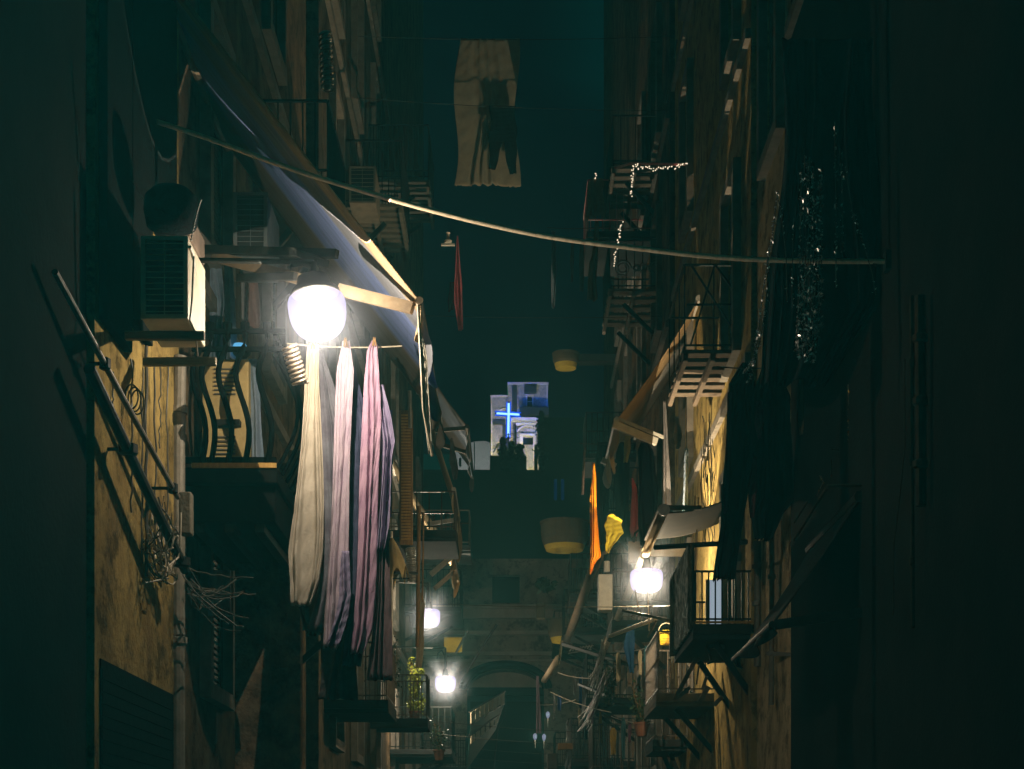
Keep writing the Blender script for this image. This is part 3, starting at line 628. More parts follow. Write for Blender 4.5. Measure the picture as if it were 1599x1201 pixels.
# junction box at the pipe's foot, rainwater pipe, wall wires
b = MB(); p = P(288, 800, 12.3); b.box(p.x - .04, p.x + .05, p.y, p.y + .12, p.z - .16, p.z + .16); tag(b.build('junction_box', slab_m, bevel=.01), 'narrow junction box on the wall where the bright pipe ends', 'junction box')
dp = MB(); dp.tube([P(281, 556, 13.0), P(279, 700, 13.0), P(279, 1260, 13.0)], .055, 12)
for py in (640, 830, 1000): dp.lathe(P(279.5, py, 13.0), [(.055, -.03), (.07, -.025), (.07, .025), (.055, .03)], 12)
tag(dp.build('rainwater_pipe', pipe_m, smooth=False), 'rainwater pipe running down the wall end left of the bulging balcony', 'pipe')
for i, (px, y0, y1, d, r) in enumerate(((176, 580, 640, 10.95, .006), (206, 560, 800, 11.45, .007), (222, 575, 880, 11.8, .006), (229, 500, 900, 11.9, .013), (243, 565, 880, 12.1, .007), (250, 570, 700, 12.25, .005), (262, 560, 900, 12.5, .006))):
    mb = MB(); rr = random.Random(i); pts = [P(px + rr.uniform(-2.2, 2.2), lerp(y0, y1, t / 14), d - .02) for t in range(15)]
    for q in pts: q.x = max(q.x, -2.69)
    mb.tube(pts, r, 6)
    tag(mb.build('wall_cable', wire_m), ['short dark cable nearest the dark tenement on the ochre wall', 'dark cable passing behind the cable coil on the ochre wall', 'thin dark cable just left of the thickest one on the ochre wall', 'thickest dark cable down the middle of the ochre wall', 'wavering dark cable right of the thickest one on the ochre wall', 'short faint cable under the air conditioner beams', 'dark cable beside the rainwater pipe on the ochre wall'][i], 'cable', 'dark cables on the ochre wall')
mb = MB(); c = P(202, 622, 11.35)
for k in range(3): mb.tube([c + Vector((.02 * k, -.05, .0)) + Vector((.045 * math.cos(a * math.pi / 10) + .03, 0, .085 * math.sin(a * math.pi / 10) - .02 * k)) for a in range(21)], .006, 5)
tag(mb.build('cable_coil', wire_m), 'small coil of dark cable hung on the ochre wall above the pipes', 'cable coil')
rr = random.Random(5)
for k, (pale, lab) in enumerate(((0, 'dark tangle of loose cables at the lower left wall'), (1, 'pale knotted cables at the foot of the bright sloping pipe'), (0, 'dark drooping cables under the dark balcony on the left'))):
    mb = MB()
    for i in range(26 if k < 2 else 14):
        if k == 0: a = (rr.uniform(185, 272), rr.uniform(770, 860)); b_ = (rr.uniform(200, 280), rr.uniform(830, 915)); d = 12.0
        elif k == 1: a = (rr.uniform(225, 280), rr.uniform(800, 870)); b_ = (rr.uniform(235, 282), rr.uniform(830, 900)); d = 12.1
        else: a = (rr.uniform(282, 300), rr.uniform(880, 930)); b_ = (rr.uniform(320, 400), rr.uniform(900, 985)); d = 13.0
        A = P(*a, d + rr.uniform(-.4, .3)); B = P(*b_, d + rr.uniform(-.4, .3)); mb.tube([q + Vector((rr.uniform(-.01, .01), 0, rr.uniform(-.01, .01))) for q in catenary(A, B, rr.uniform(.02, .16), 9)], rr.uniform(.003, .008), 5)
    if k == 1: mb.tube([P(283, 800, 12.1), P(282, 850, 12.1), P(279, 870, 12.1), P(262, 885, 12.0), P(252, 905, 12), P(228, 910, 11.9), P(210, 890, 11.8)], .008, 6)
    tag(mb.build('cable_tangle', wirel if pale else wire_m), lab, 'cables', 'loose cable tangles')
# dark canopy low on the left
# things in the bulging balcony
root = thing('metal_cabinet', 'yellow lit louvred metal cabinet standing in the bulging balcony', 'cabinet', P(355, 722, 14.0))
a = P(316, 722, 14.0); b = P(389, 560, 14.0); cb_ = MB(); cb_.box(a.x, b.x, 14.0, 14.5, a.z + .02, b.z); cb_.build('body', acw if 0 else mat('cream_metal', (.58, .42, .17), (.44, .31, .12), 5, rough=.5), root, bevel=.015)
for y0, n in ((576, 7), (682, 5)):
    lv = MB()
    for i in range(n): yy = y0 + i * 6.5; A = P(335, yy, 13.98); B = P(368, yy, 13.98); lv.beam(A, B, .02, .012)
    lv.build('louvre', slab_m, root)
A = P(340, 662, 13.95); B = P(376, 664, 13.95); hb = MB(); hb.box(A.x, B.x, 13.9, 13.998, A.z - .015, A.z + .03); hb.build('handle', iron, root)
blc = cloth_mat('blue_grey_cloth', (.32, .38, .46), (.22, .28, .35)); grc = cloth_mat('grey_cloth', (.30, .27, .26), (.2, .18, .18)); brc = cloth_mat('brown_cloth', (.24, .14, .11), (.17, .10, .08))
LA = 'laundry hung on the left'
def cloth(name, rows_list, d, m, label, cat='cloth', group=None, **k):
    mb = MB()
    for i, rw in enumerate(rows_list): hang(mb, rw, d + .02 * i, seed=k.get('seed', 1) + i, **{a: b for a, b in k.items() if a != 'seed'})
    return tag(mb.build(name, m, smooth=True, solid=.004), label, cat, group)
cloth('towel', [[(405, 322, 345), (480, 325, 352), (560, 322, 350)]], 14.95, blc, 'blue grey towel hanging at the back of the bulging balcony', 'towel', LA, pleats=2, amp=.05)
cloth('towel', [[(400, 350, 362), (520, 352, 370), (560, 352, 368)]], 14.9, blc, 'narrow blue grey towel right of the wider one behind the bulging bars', 'towel', LA, pleats=1.5, amp=.04, seed=4)
cloth('cloth_strip', [[(410, 376, 384), (500, 378, 386), (520, 376, 384)]], 14.3, grc, 'pale grey strip of cloth above the top rail of the bulging balcony', 'cloth', LA, pleats=1, amp=.03, seed=5)
cloth('cloth_strip', [[(412, 388, 402), (510, 390, 408)]], 14.2, brc, 'reddish brown cloth just left of the big lamp', 'cloth', LA, pleats=1.5, amp=.03, seed=6)
cloth('towel', [[(560, 388, 402), (720, 392, 412)]], 14.1, blc, 'dark blue towel behind the last bulging bar', 'towel', LA, pleats=1.5, amp=.04, seed=8)
cloth('curtain', [[(300, 386, 392), (340, 382, 390), (370, 382, 391)]], 15.4, mat('tan_curtain', (.34, .24, .17), None, 5), 'thin tan curtain edge left of the dark high air conditioner', 'curtain', None, pleats=1, amp=.02, seed=8)
bp = emit('blue_glint', (.16, .55, .95), .8)
root = thing('glint_globe', 'small light blue globe, its glint given as glow, behind the bulging bars', 'lamp', P(375, 557, 14.85))
mb = MB(); mb.lathe(P(375, 545, 14.85), [(.001, -.06), (.055, -.045), (.075, 0), (.055, .045), (.001, .06)], 20); mb.build('shade', bp, root, smooth=True)  # blue glint made as a glowing globe
mb = MB(); mb.lathe(P(378, 549, 14.8), [(.05, -.05), (.08, -.02), (.085, .0)], 16); mb.build('rim', slab_d, root)
# booms and bars near the lamp
for a, b, w, h, lab in ((P(287, 388, 13.1), P(527, 396, 12.4), .05, .065, 'long dark boom above the big lamp'), (P(372, 434, 12.9), P(462, 431, 12.4), .04, .06, 'short dark boom just left of the big lamp'), (P(470, 395, 12.6), P(505, 410, 12.2), .10, .05, 'dark bracket plate above the big lamp')):
    mb = MB(); mb.beam(a, b, w, h); tag(mb.build('boom', iron, bevel=.005), lab, 'boom', 'dark booms by the big lamp')
# flexible ducts
def coil(p0, p1, rad, turns, r, m, label):
    mb = MB(); a = Vector(p0); b = Vector(p1); n = turns * 12; t = (b - a).normalized(); u = t.cross(Vector((0, 1, 0))).normalized(); w = t.cross(u)
    mb.tube([a.lerp(b, i / n) + (u * math.cos(2 * math.pi * i / 12) + w * math.sin(2 * math.pi * i / 12)) * rad for i in range(n + 1)], r, 6)
    mb.tube([a, b], rad * .55, 8)
    return tag(mb.build('flexible_duct', m, smooth=True), label, 'duct', 'ribbed flexible ducts')
ductm = mat('duct_foil', (.45, .36, .28), (.3, .24, .18), 10, rough=.3, metal=.8)
coil(P(452, 540, 12.25), P(470, 600, 12.35), .055, 9, .012, ductm, 'dark ribbed duct hanging just below left of the big lamp')
coil(P(508, 52, 15.4), P(512, 140, 15.4), .055, 10, .013, ductm, 'ribbed duct high above, near the top of the picture')
coil(P(641, 856, 27), P(645, 908, 27), .075, 15, .016, mat('duct_bright', (.7, .66, .6), None, 10, rough=.3, metal=.6), 'bright ribbed duct beside the cream umbrella')

# the big laundry below the lamp
cream = cloth_mat('cream_sheet', (.56, .49, .40), (.47, .41, .33)); pinkc = cloth_mat('pink_cream_sheet', (.60, .49, .56), (.50, .40, .49)); pink = cloth_mat('pink_dotted_sheet', (.58, .38, .50), (.48, .30, .43))
lil = cloth_mat('lilac_cloth', (.40, .34, .50), (.30, .25, .40)); navy = cloth_mat('navy_sheet', (.09, .10, .17), (.05, .055, .10)); slate = cloth_mat('slate_sheet', (.20, .20, .23), (.13, .12, .15)); mau = cloth_mat('mauve_brown_sheet', (.26, .18, .19), (.17, .12, .13)); bluc = cloth_mat('blue_cloth', (.13, .18, .46), (.10, .14, .38))
D = 12.9
cloth('bed_sheet', [[(536, 481, 499), (600, 476, 500), (700, 470, 503), (800, 462, 506), (862, 454, 507), (905, 455, 502), (945, 455, 487)]], D, cream, 'cream bed sheet, leftmost of the long sheets below the big lamp', 'bed sheet', LA, pleats=3, amp=.034, ragged=1.5, seed=2, nr=60)
cloth('bed_sheet', [[(545, 497, 503), (600, 499, 521), (660, 500, 534), (800, 504, 536), (900, 500, 532), (985, 478, 530)]], D + .12, slate, 'slate grey sheet folded behind the cream one', 'bed sheet', LA, pleats=3, amp=.034, ragged=1.5, seed=3)
cloth('bed_sheet', [[(532, 535, 546), (580, 527, 553), (650, 524, 551), (760, 518, 547), (900, 511, 543), (960, 508, 538), (1010, 506, 528)]], D + .02, pinkc, 'pale pinkish bed sheet, second of the long sheets', 'bed sheet', LA, pleats=3, amp=.034, ragged=4, seed=5, nr=60)
cloth('crumpled_cloth', [[(860, 534, 545), (930, 530, 550), (960, 524, 545), (1008, 510, 530)]], D - .06, lil, 'crumpled lilac cloth on the lower hem of the second long sheet', 'cloth', LA, pleats=2.5, amp=.05, ragged=1.5, seed=12)
cloth('bed_sheet', [[(570, 548, 553), (640, 550, 571), (720, 550, 580), (900, 544, 576), (980, 540, 570), (1040, 534, 562)]], D + .14, navy, 'dark navy sheet between the pale pink and the dotted pink one', 'bed sheet', LA, pleats=2.5, amp=.034, ragged=1.5, seed=7)
cloth('bed_sheet', [[(532, 581, 588), (545, 574, 589), (590, 570, 592), (650, 568, 596), (760, 562, 592), (900, 556, 588), (985, 551, 580), (1020, 548, 566)]], D, pink, 'bright pink bed sheet, third of the long sheets', 'bed sheet', LA, pleats=3.5, amp=.034, ragged=1.5, seed=9, nr=60)
cloth('crumpled_cloth', [[(600, 590, 598), (650, 592, 612), (690, 596, 619), (720, 596, 613), (820, 590, 608), (860, 588, 600)]], D + .05, lil, 'crumpled lilac shirt beside the top of the pink sheet', 'cloth', LA, pleats=3, amp=.034, ragged=1.5, seed=10)
cloth('bed_sheet', [[(600, 590, 600), (700, 590, 607), (850, 587, 609), (950, 584, 611), (1062, 574, 612)]], D + .1, mau, 'brown mauve sheet right of the pink one, hanging lowest', 'bed sheet', LA, pleats=3.5, amp=.034, ragged=1.5, seed=11)
cloth('cloth_strip', [[(640, 607, 613), (720, 607, 614), (808, 606, 612)]], D + .2, bluc, 'narrow blue cloth at the right end of the long sheets', 'cloth', LA, pleats=1, amp=.03, seed=14)
cloth('bed_sheet', [[(860, 470, 508), (940, 468, 515), (992, 480, 518)]], D + .35, cloth_mat('dark_brown_sheet', (.16, .12, .10), (.10, .08, .07)), 'dark sheet hanging below and behind the cream one', 'bed sheet', LA, pleats=4, amp=.034, ragged=1.5, seed=15)
cloth('bed_sheet', [[(930, 506, 556), (1000, 504, 558), (1092, 496, 556)]], D + .3, cloth_mat('dark_blue_sheet', (.10, .085, .085), (.06, .05, .055)), 'dark hem of cloth below the pink sheets', 'cloth', LA, pleats=3, amp=.05, ragged=1.5, seed=16)
mb = MB()
mb.tube(catenary(P(448, 536, 12.9), P(628, 540, 12.95), .02), .006, 6); tag(mb.build('clothes_line', wirel), 'clothes line carrying the long sheets below the big lamp', 'clothes line')
rr = random.Random(3)
for k, (px, py) in enumerate(((489, 537), (540, 534), (585, 533))):
    mb = MB(); q = P(px, py, 12.86); mb.beam(q + Vector((-.012, 0, -.035)), q + Vector((-.002, 0, .035)), .012); mb.beam(q + Vector((.012, 0, -.035)), q + Vector((.002, 0, .035)), .012)
    tag(mb.build('clothes_peg', wood), ['peg holding the cream sheet', 'peg holding the pale pinkish sheet', 'peg holding the bright pink sheet'][k], 'clothes peg', 'clothes pegs')
# cable across the alley
pts = []
ctl = [(60, 105, 12.03), (130, 142, 12.03), (200, 174, 12.03), (320, 214, 12.03), (440, 258, 12.03), (550, 293, 12.03), (700, 335, 12.03), (850, 368, 12.03), (1000, 388, 12.03), (1120, 401, 12.03), (1250, 407, 12.03), (1420, 408, 12.03), (1520, 406, 12.03)]
for i in range(len(ctl) - 1):
    p0, p1, p2, p3 = [P(*ctl[min(max(i + k, 0), len(ctl) - 1)]) for k in (-1, 0, 1, 2)]
    for t in range(8):
        t /= 8; pts.append(.5 * ((2 * p1) + (p2 - p0) * t + (2 * p0 - 5 * p1 + 4 * p2 - p3) * t * t + (3 * p1 - p0 - 3 * p2 + p3) * t ** 3))
mb = MB(); mb.tube(pts, .0185, 10); tag(mb.build('sagging_cable', rope_m, smooth=True), 'thick pale cable sagging right across the alley above everything', 'cable')
q = P(1385, 408, 12.03); mb = MB(); mb.box(2.76, 2.80, q.y - .05, q.y + .05, q.z - .07, q.z + .07); mb.tube([(2.78, q.y, q.z), (2.70, q.y, q.z + .03), (2.66, q.y, q.z), (2.70, q.y, q.z - .03)], .012, 6); tag(mb.build('wall_hook', iron), 'iron wall hook where the thick pale cable ends on the right', 'hook')
# things further on the left
umb = cloth_mat('cream_canvas', (.60, .46, .22), (.50, .38, .18), trans=.35)
root = thing('parasol', 'cream parasol with scalloped edge right of the long sheets', 'parasol', P(615, 930, 24))
g = []; ap = P(612, 838, 24)
for i in range(9):
    t = i / 8; row = []
    for j in range(49):
        a = 2 * math.pi * j / 48; rr_ = .30 * t * (1 + .05 * math.cos(8 * a)); dz = -.55 * t ** 1.15 - (.16 * t ** 3) * (1 - abs(math.sin(4 * a))) * 1.2
        row.append(ap + Vector((rr_ * math.cos(a) * .8, rr_ * math.sin(a), dz - .12 * t * math.cos(a) * -1)))
    g.append(row)
MB().grid(g).build('canopy', umb, root, smooth=True, solid=.006)
MB().tube([ap + Vector((0, 0, .08)), ap - Vector((0, 0, 1.6))], .02, 8).build('pole', whitem, root)
for i in range(4):
    pass
mb = MB(); mb.beam(P(600, 893, 24), P(652, 895, 24.4), .045, .035); mb.beam(P(600, 903, 24), P(640, 903, 24), .02); tag(mb.build('rail_bar', iron), 'dark bar crossing in front of the cream parasol', 'bar')
# wooden shutter leaf
root = thing('wooden_shutter', 'tall ochre wooden shutter right of the blue cloth, lit from below', 'shutter', P(634, 850, 24.3))
b = MB(); a = P(624, 850, 24.3); c = P(645, 640, 24.3); b.box(a.x, c.x, 24.3, 24.36, a.z, c.z); b.build('frame', wood, root, bevel=.01)
lv = MB()
for i in range(42):
    zz = lerp(a.z + .08, c.z - .08, i / 41); lv.beam((a.x + .03, 24.285, zz), (c.x - .03, 24.285, zz), .02, .022)
lv.build('slat', mat('ochre_wood', (.50, .30, .08), (.36, .21, .06), 8, bump=.4, stretch=(6, 6, 1)), root)
mb = MB(); mb.tube([P(640, 610, 24), P(641, 668, 24)], .028, 8); tag(mb.build('bright_rod', steel), 'short bright rod at the top of the wooden shutter', 'rod')
mb = MB(); mb.tube([P(655, 790, 25.5), P(652, 1010, 25.5)], .03, 8); mb.tube([P(662, 800, 25.6), P(660, 940, 25.6)], .015, 6); tag(mb.build('wall_pipe', wood), 'brown pipe pair running down beside the bright ribbed duct', 'pipe')
mb = MB(); mb.tube([P(653, 470, 12.1), P(658, 560, 12.1), P(662, 640, 12.1), P(676, 712, 12.1)], .012, 6); tag(mb.build('frayed_cord', wirel), 'frayed cord trailing from the corner of the largest awning', 'cord')
cloth('rag', [[(520, 654, 660), (560, 656, 668), (640, 660, 672), (706, 670, 676)]], 12.3, cloth_mat('frayed_cloth', (.45, .42, .34), (.2, .2, .17)), 'frayed pale rag hanging off the corner of the largest awning', 'rag', None, pleats=2, amp=.04, ragged=4, seed=33)
cloth('cloth_strip', [[(925, 655, 660), (945, 652, 664), (1010, 650, 662), (1042, 650, 659)]], 30.5, cloth_mat('white_cloth', (.62, .55, .40), (.5, .44, .32)), 'narrow white cloth hanging just left of the upper small lamp', 'cloth', None, pleats=1, amp=.04, seed=34)
cloth('pink_cloth', [[(368, 714, 716), (440, 710, 721), (470, 710, 723), (512, 716, 724)]], 26, cloth_mat('red_pink_cloth', (.90, .28, .34), (.75, .22, .27), trans=.5), 'red pink cloth hanging alone high left of the middle', 'cloth', None, pleats=2, amp=.05, ragged=5, seed=20)
cloth('red_cloth', [[(440, 703, 710), (470, 700, 710), (485, 700, 708)]], 26.2, cloth_mat('dark_red_cloth', (.3, .06, .08), (.2, .04, .05)), 'small dark red patterned cloth behind the red pink one', 'cloth', None, pleats=1, amp=.04, seed=21)
cloth('rag', [[(684, 704, 707), (720, 702, 714), (735, 706, 716), (748, 708, 714)]], 31, grc, 'small grey rag hanging under the second awning', 'rag', None, pleats=1.5, amp=.05, seed=23)
mb = MB(); q = P(700, 379, 24); mb.lathe(q, [(.05, 0), (.06, .03), (.02, .06), (.02, .13), (.035, .15)], 12); mb.box(q.x - .1, q.x + .1, q.y, q.y + .05, q.z - .03, q.z - .005); tag(mb.build('insulator', whitem), 'small white insulator high left of the red pink cloth', 'insulator')
# curtain sheet and trousers high in the middle
cloth('bed_sheet', [[(60, 716, 808), (180, 713, 808), (250, 711, 809), (289, 709, 809)]], 27.5, cloth_mat('beige_sheet', (.62, .54, .38), (.50, .43, .30), trans=.45), 'wide beige sheet hanging high in the middle of the alley', 'bed sheet', None, pleats=5, amp=.05, ragged=1.5, seed=25, nr=50)
cloth('trousers', [[(165, 766, 806), (205, 765, 806), (222, 765, 807)], [(221, 765, 785), (264, 764, 774)], [(221, 786, 807), (271, 796, 807)]], 27.2, cloth_mat('black_fabric', (.012, .012, .015), (.01, .01, .012)), 'black trousers pegged in front of the wide beige sheet', 'trousers', None, pleats=1.2, amp=.02, seed=26)
mb = MB(); mb.tube(catenary(P(555, 56, 27.5), P(1055, 56, 27.5), .06), .006, 5); tag(mb.build('clothes_line', wire_m), 'clothes line high across the alley above the wide beige sheet', 'clothes line')
mb = MB(); mb.tube(catenary(P(555, 152, 27.2), P(1055, 172, 27.2), .06), .006, 5); tag(mb.build('clothes_line', wire_m), 'clothes line carrying the black trousers', 'clothes line')
# crumbling wall patch and doors low left
b = MB(); 
g = []
rr = random.Random(8); steps = [(-2.62, 4.9), (-2.45, 4.9), (-2.45, 5.0), (-2.38, 5.15), (-2.28, 5.2), (-2.2, 5.4), (-2.12, 5.52)]
mbp = MB(); xs = [s_[0] for s_ in steps]; zs = [s_[1] for s_ in steps]
for (xa, za), (xb, zb) in zip(steps, steps[1:] + [(-2.0, 5.55)]):
    mbp.box(xa, xb - .002, 15.35, 15.5 + .02 * rr.random(), 0, za)
root = thing('buttress_wall', 'crumbling stepped wall stub below the dark balcony, left of the cream sheet', 'wall', (-2.3, 15.4, 0)); mbp.build('masonry', crumble, root)
b = MB(); a = P(325, 960, 14.2); c = P(360, 890, 14.2); b.box(a.x, c.x, 14.2, 14.25, a.z, c.z); tag(b.build('door_panel', mat('flaking_paint', (.36, .33, .36), (.07, .06, .06), 9, bump=.6, stretch=(1, 1, .3))), 'flaking pale door panel under the dark balcony on the left', 'door')
# plants
def plant(px0, px1, py0, py1, d, n, m, label, size=.03, dep=.35, pot=True, seed=1, cat='plant'):
    rr = random.Random(seed); root = thing('potted_plant', label, cat, P((px0 + px1) / 2, py1, d), 'potted plants on balconies')
    st = MB(); lf = MB(); sp = []
    for k in range(9):
        a = P((px0 + px1) / 2 + rr.uniform(-3, 3), py1, d); b = P(rr.uniform(px0, px1), rr.uniform(py0, (py0 + py1) / 2), d + rr.uniform(-dep, dep) / 2)
        pts = [a.lerp(b, t / 6) + Vector((rr.uniform(-.03, .03), rr.uniform(-.03, .03), 0)) for t in range(7)]; st.tube(pts, .006, 4); sp += pts[1:]
    for i in range(n):
        c = rr.choice(sp) + Vector((rr.gauss(0, .05), rr.gauss(0, .07), rr.gauss(0, .05))); s_ = size * rr.uniform(.6, 1.3)
        u = Vector((rr.uniform(-1, 1), rr.uniform(-1, 1), rr.uniform(-1, 1))).normalized(); v = u.cross(Vector((rr.uniform(-1, 1), rr.uniform(-1, 1), rr.uniform(-1, 1)))).normalized()
        lf.quad(c - u * s_, c + v * s_ * .5, c + u * s_, c - v * s_ * .5)
    st.build('stem', wood, root); lf.build('foliage', m, root)
    if pot: q = P((px0 + px1) / 2, py1, d); t = MB(); t.lathe(q - Vector((0, 0, .2)), [(.08, 0), (.12, .19), (.135, .19), (.135, .22)], 14); t.build('pot', pot_m, root)
plant(641, 657, 1030, 1092, 33.2, 520, leaf_m, 'bright yellow green climbing plant below the upper small lamp', .035, .5, False, 1)
plant(634, 663, 1088, 1112, 33.2, 420, leaf_m, 'bushy yellow green plant at the foot of the climbing one', .035, .5, True, 2)
plant(674, 698, 1125, 1172, 34.5, 260, leafd, 'dark leafy plant below the farthest small lamp', .04, .5, True, 3)
plant(612, 622, 1000, 1075, 30, 160, leafd, 'dim creeping plant at the right edge of the lowest sheet', .03, .3, False, 4)
# glazed door, yellow lit panel
b = MB(); a = P(722, 1018, 40); c = P(694, 995, 40); b.box(c.x, a.x, 40, 40.05, a.z, c.z); root = tag(b.build('yellow_board', mat('yellow_board', (.60, .42, .03), (.42, .29, .02), 4)), 'yellow board fixed high beside the stone arch, above the lowest lamp', 'board')
for a, b, lab in ((P(728, 1050, 38), P(776, 975, 38), 'long dark pole leaning out in front of the stone arch'), (P(712, 1020, 37), P(731, 985, 37), 'short dark pole left of the long leaning one')):
    mb = MB(); mb.tube([a, b], .03, 8); tag(mb.build('leaning_pole', iron), lab, 'pole', 'dark leaning poles')
# netted balcony near the end
root = thing('netted_scaffold', 'netted balcony with pale panels low in the middle of the alley', 'scaffold', P(760, 1170, 41))
pn = MB()
for k in range(8):
    u0 = k / 8; u1 = (k + .86) / 8; A = P(735, 1112, 36.8).lerp(P(788, 1080, 41), u0); B = P(735, 1112, 36.8).lerp(P(788, 1080, 41), u1); h = Vector((0, 0, -.25 - .05 * (k % 2)))
    n_ = Vector((.02, -.02, 0)); pn.quadbox([A, A + n_, A + h, A + h + n_, B, B + n_, B + h, B + h + n_])
pn.build('panel', mat('pale_panel', (.42, .36, .24), (.34, .29, .19), 5), root)
pn = MB()
for k in range(6):
    u0 = k / 6; u1 = (k + .7) / 6; A = P(735, 1150, 36.8).lerp(P(779, 1116, 41), u0); B = P(735, 1150, 36.8).lerp(P(779, 1116, 41), u1); h = Vector((0, 0, -.16)); n_ = Vector((.02, -.02, 0))
    pn.quadbox([A, A + n_, A + h, A + h + n_, B, B + n_, B + h, B + h + n_])
pn.build('lower_panel', MATS['pale_panel'], root)
fr = MB()
for a, b in (((733, 1112), (789, 1079)), ((735, 1128), (788, 1098)), ((733, 1148), (782, 1114))): fr.tube([P(*a, 36.8), P(*b, 41)], .025, 6)
fr.tube([P(789, 1079, 41), P(788, 1118, 41), P(778, 1135, 41), P(772, 1200, 41)], .015, 6)
fr.build('frame', iron, root)
nt_ = MB(); nt_.grid([[P(735 + 53 * u, 1130 - 33 * u, 36.8 + 4.2 * u).lerp(P(730 + 44 * u, 1200 - 60 * u, 36.8 + 4.2 * u), t / 6) + Vector((0, .06 * math.sin(9 * u + t), 0)) for u in [i / 14 for i in range(15)]] for t in range(7)])
nt_.build('net', mat('green_net', (.03, .10, .08), (.02, .07, .06), 30, rough=.8), root, solid=.004)
for k in range(5):
    w_ = MB(); a = P(700 + 14 * k, 1130 + 9 * k, 33 + k); w_.tube(catenary((-2.6, 33 + 3 * k, a.z + .2), (2.7, 34 + 3 * k, a.z - .1), .1), .006, 5)
    tag(w_.build('overhead_wire', wire_m), ['highest', 'second highest', 'middle', 'fourth', 'lowest'][k] + ' of the faint wires crossing low beyond the farthest lamp', 'wire', 'faint wires across the alley')
w_ = MB(); w_.tube(catenary(P(700, 943, 29.5), P(1056, 946, 21.8), .03), .007, 5); tag(w_.build('overhead_wire', wirel), 'pale wire crossing level with the small lamps from the middle to the right balcony', 'wire')
w_ = MB(); w_.tube(catenary((-2.6, 29, 11.45), (2.7, 29, 11.4), .05), .005, 5); tag(w_.build('overhead_wire', wire_m), 'thin wire crossing the dark sky just under the red pink cloth', 'wire')

# ================================================================ right side
LR = 'laundry hung on the right'
# balconies on the right
bR = balcony(R3, 'r', 2.10, 2.85, 20.0, 22.0, 7.95, 1.05, mat('dim_planks', (.17, .12, .08), (.10, .075, .05), 5, bump=.6, stretch=(.8, 5, 5)), iron, .5, plank=6, label='balcony with a floor of gapped planks seen from below', brackets=False)
tr = MB(); y0 = 20.02
for a, b in (((2.2, 9.0), (2.85, 8.0)), ((2.5, 9.0), (2.2, 8.0)), ((2.5, 9.0), (2.85, 8.5)), ((2.15, 8.5), (2.85, 8.5))): tr.beam((a[0], y0 - .02, a[1]), (b[0], y0 - .02, b[1]), .022)
tr.build('railing_brace', iron, bR)
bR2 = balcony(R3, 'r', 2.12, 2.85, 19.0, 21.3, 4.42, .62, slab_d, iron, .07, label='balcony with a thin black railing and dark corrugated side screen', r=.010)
e_ = MB(); e_.box(2.14, 2.84, 18.985, 18.999, 4.425, 4.45); e_.build('slab_edge', MATS['ochre_wood'], bR2)
sc = MB(); scr = mat('corrugated_screen', (.50, .54, .48), (.05, .07, .06), 16, rough=.25, metal=.7, bump=.8, stretch=(1, 4, .5))  # pale upright stripes in the colour stand for glints
g = []
for i in range(9):
    z = lerp(4.36, 5.36, i / 8); g.append([(2.10 - .040 * math.cos(2 * math.pi * j / 4), lerp(19.02, 21.2, j / 80), z - .04 * (j / 80)) for j in range(81)])
sc.grid(g); part(sc.build('side_screen', scr, bR2, solid=.006), 'reflective dark corrugated side screen')
k = MB(); pts = [(2.24 + .24 * math.sin(a * math.pi / 16), 19.0, 5.30 + .06 * math.cos(a * math.pi / 16)) for a in range(9)] + [(2.5, 19, 5.15), (2.5, 19, 5.0)]
k.tube(pts, .018, 6); k.tube([(2.12, 19, 4.45), (2.12, 19, 5.36)], .016, 6); k.tube([(1.72, 19.6, 5.43), (2.75, 19, 5.38)], .03, 6); k.build('rail_arch', iron, bR2)
bR3 = balcony(R3, 'r', 2.0, 2.85, 22.5, 24.6, 3.98, .86, slab_m, ironr, .15, knob=True, label='lower balcony with spear railing holding the yellow bucket', r=.012)
bR4 = balcony(R4, 'r', 1.78, 2.72, 30.0, 32.2, 12.25, .95, planks, iron, .14, plank=5, label='high balcony with scrollwork panel and gapped floor')
sc = MB()
for cx, r_ in ((2.05, .16), (2.42, .10), (2.65, .15), (2.3, .07)):
    sc.tube([(cx + r_ * (1 - a / 60) * math.cos(a * .35), 29.99, 12.62 + r_ * (1 - a / 60) * math.sin(a * .35)) for a in range(40)], .010, 5)
sc.build('scrollwork', ironr, bR4)
balcony(R4, 'r', 1.85, 2.72, 30.2, 32.2, 14.6, .95, planks, iron, .14, plank=6, label='highest gapped floor balcony above the scrollwork one')
bR7 = balcony(R4, 'r', 1.45, 2.72, 31.5, 33.5, 13.9, 1.0, slab_d, mat('red_white_rail', (.42, .05, .06), (.5, .35, .3), 1.2, rough=.5, stretch=(3, 1, 1)), .13, label='balcony with red railing and string lights', brackets=False)
for (xo, d0, z, h) in ((1.3, 36, 3.9, .95), (1.35, 39.5, 4.2, .95), (1.5, 33, 5.0, .9), (1.3, 36.5, 7.7, .9), (1.3, 41, 7.6, .95)):
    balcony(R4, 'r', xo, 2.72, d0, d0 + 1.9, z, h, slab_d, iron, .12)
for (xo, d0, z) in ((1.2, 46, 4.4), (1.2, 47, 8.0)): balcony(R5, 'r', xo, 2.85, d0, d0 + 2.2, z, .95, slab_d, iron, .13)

for (b_, xo, xw, d0, z, h, rm) in ((R4, 1.75, 2.72, 28.5, 5.9, .85, ironr), (R4, 1.9, 2.72, 33.5, 8.9, .9, iron), (R3, 2.25, 2.8, 25.9, 3.6, .8, ironr), (R4, 1.5, 2.72, 30.6, 3.4, .85, ironr), (R4, 1.6, 2.72, 35.5, 10.6, .9, iron)):
    balcony(b_, 'r', xo, xw, d0, d0 + 1.6, z, h, slab_d, rm, .12, r=.011)
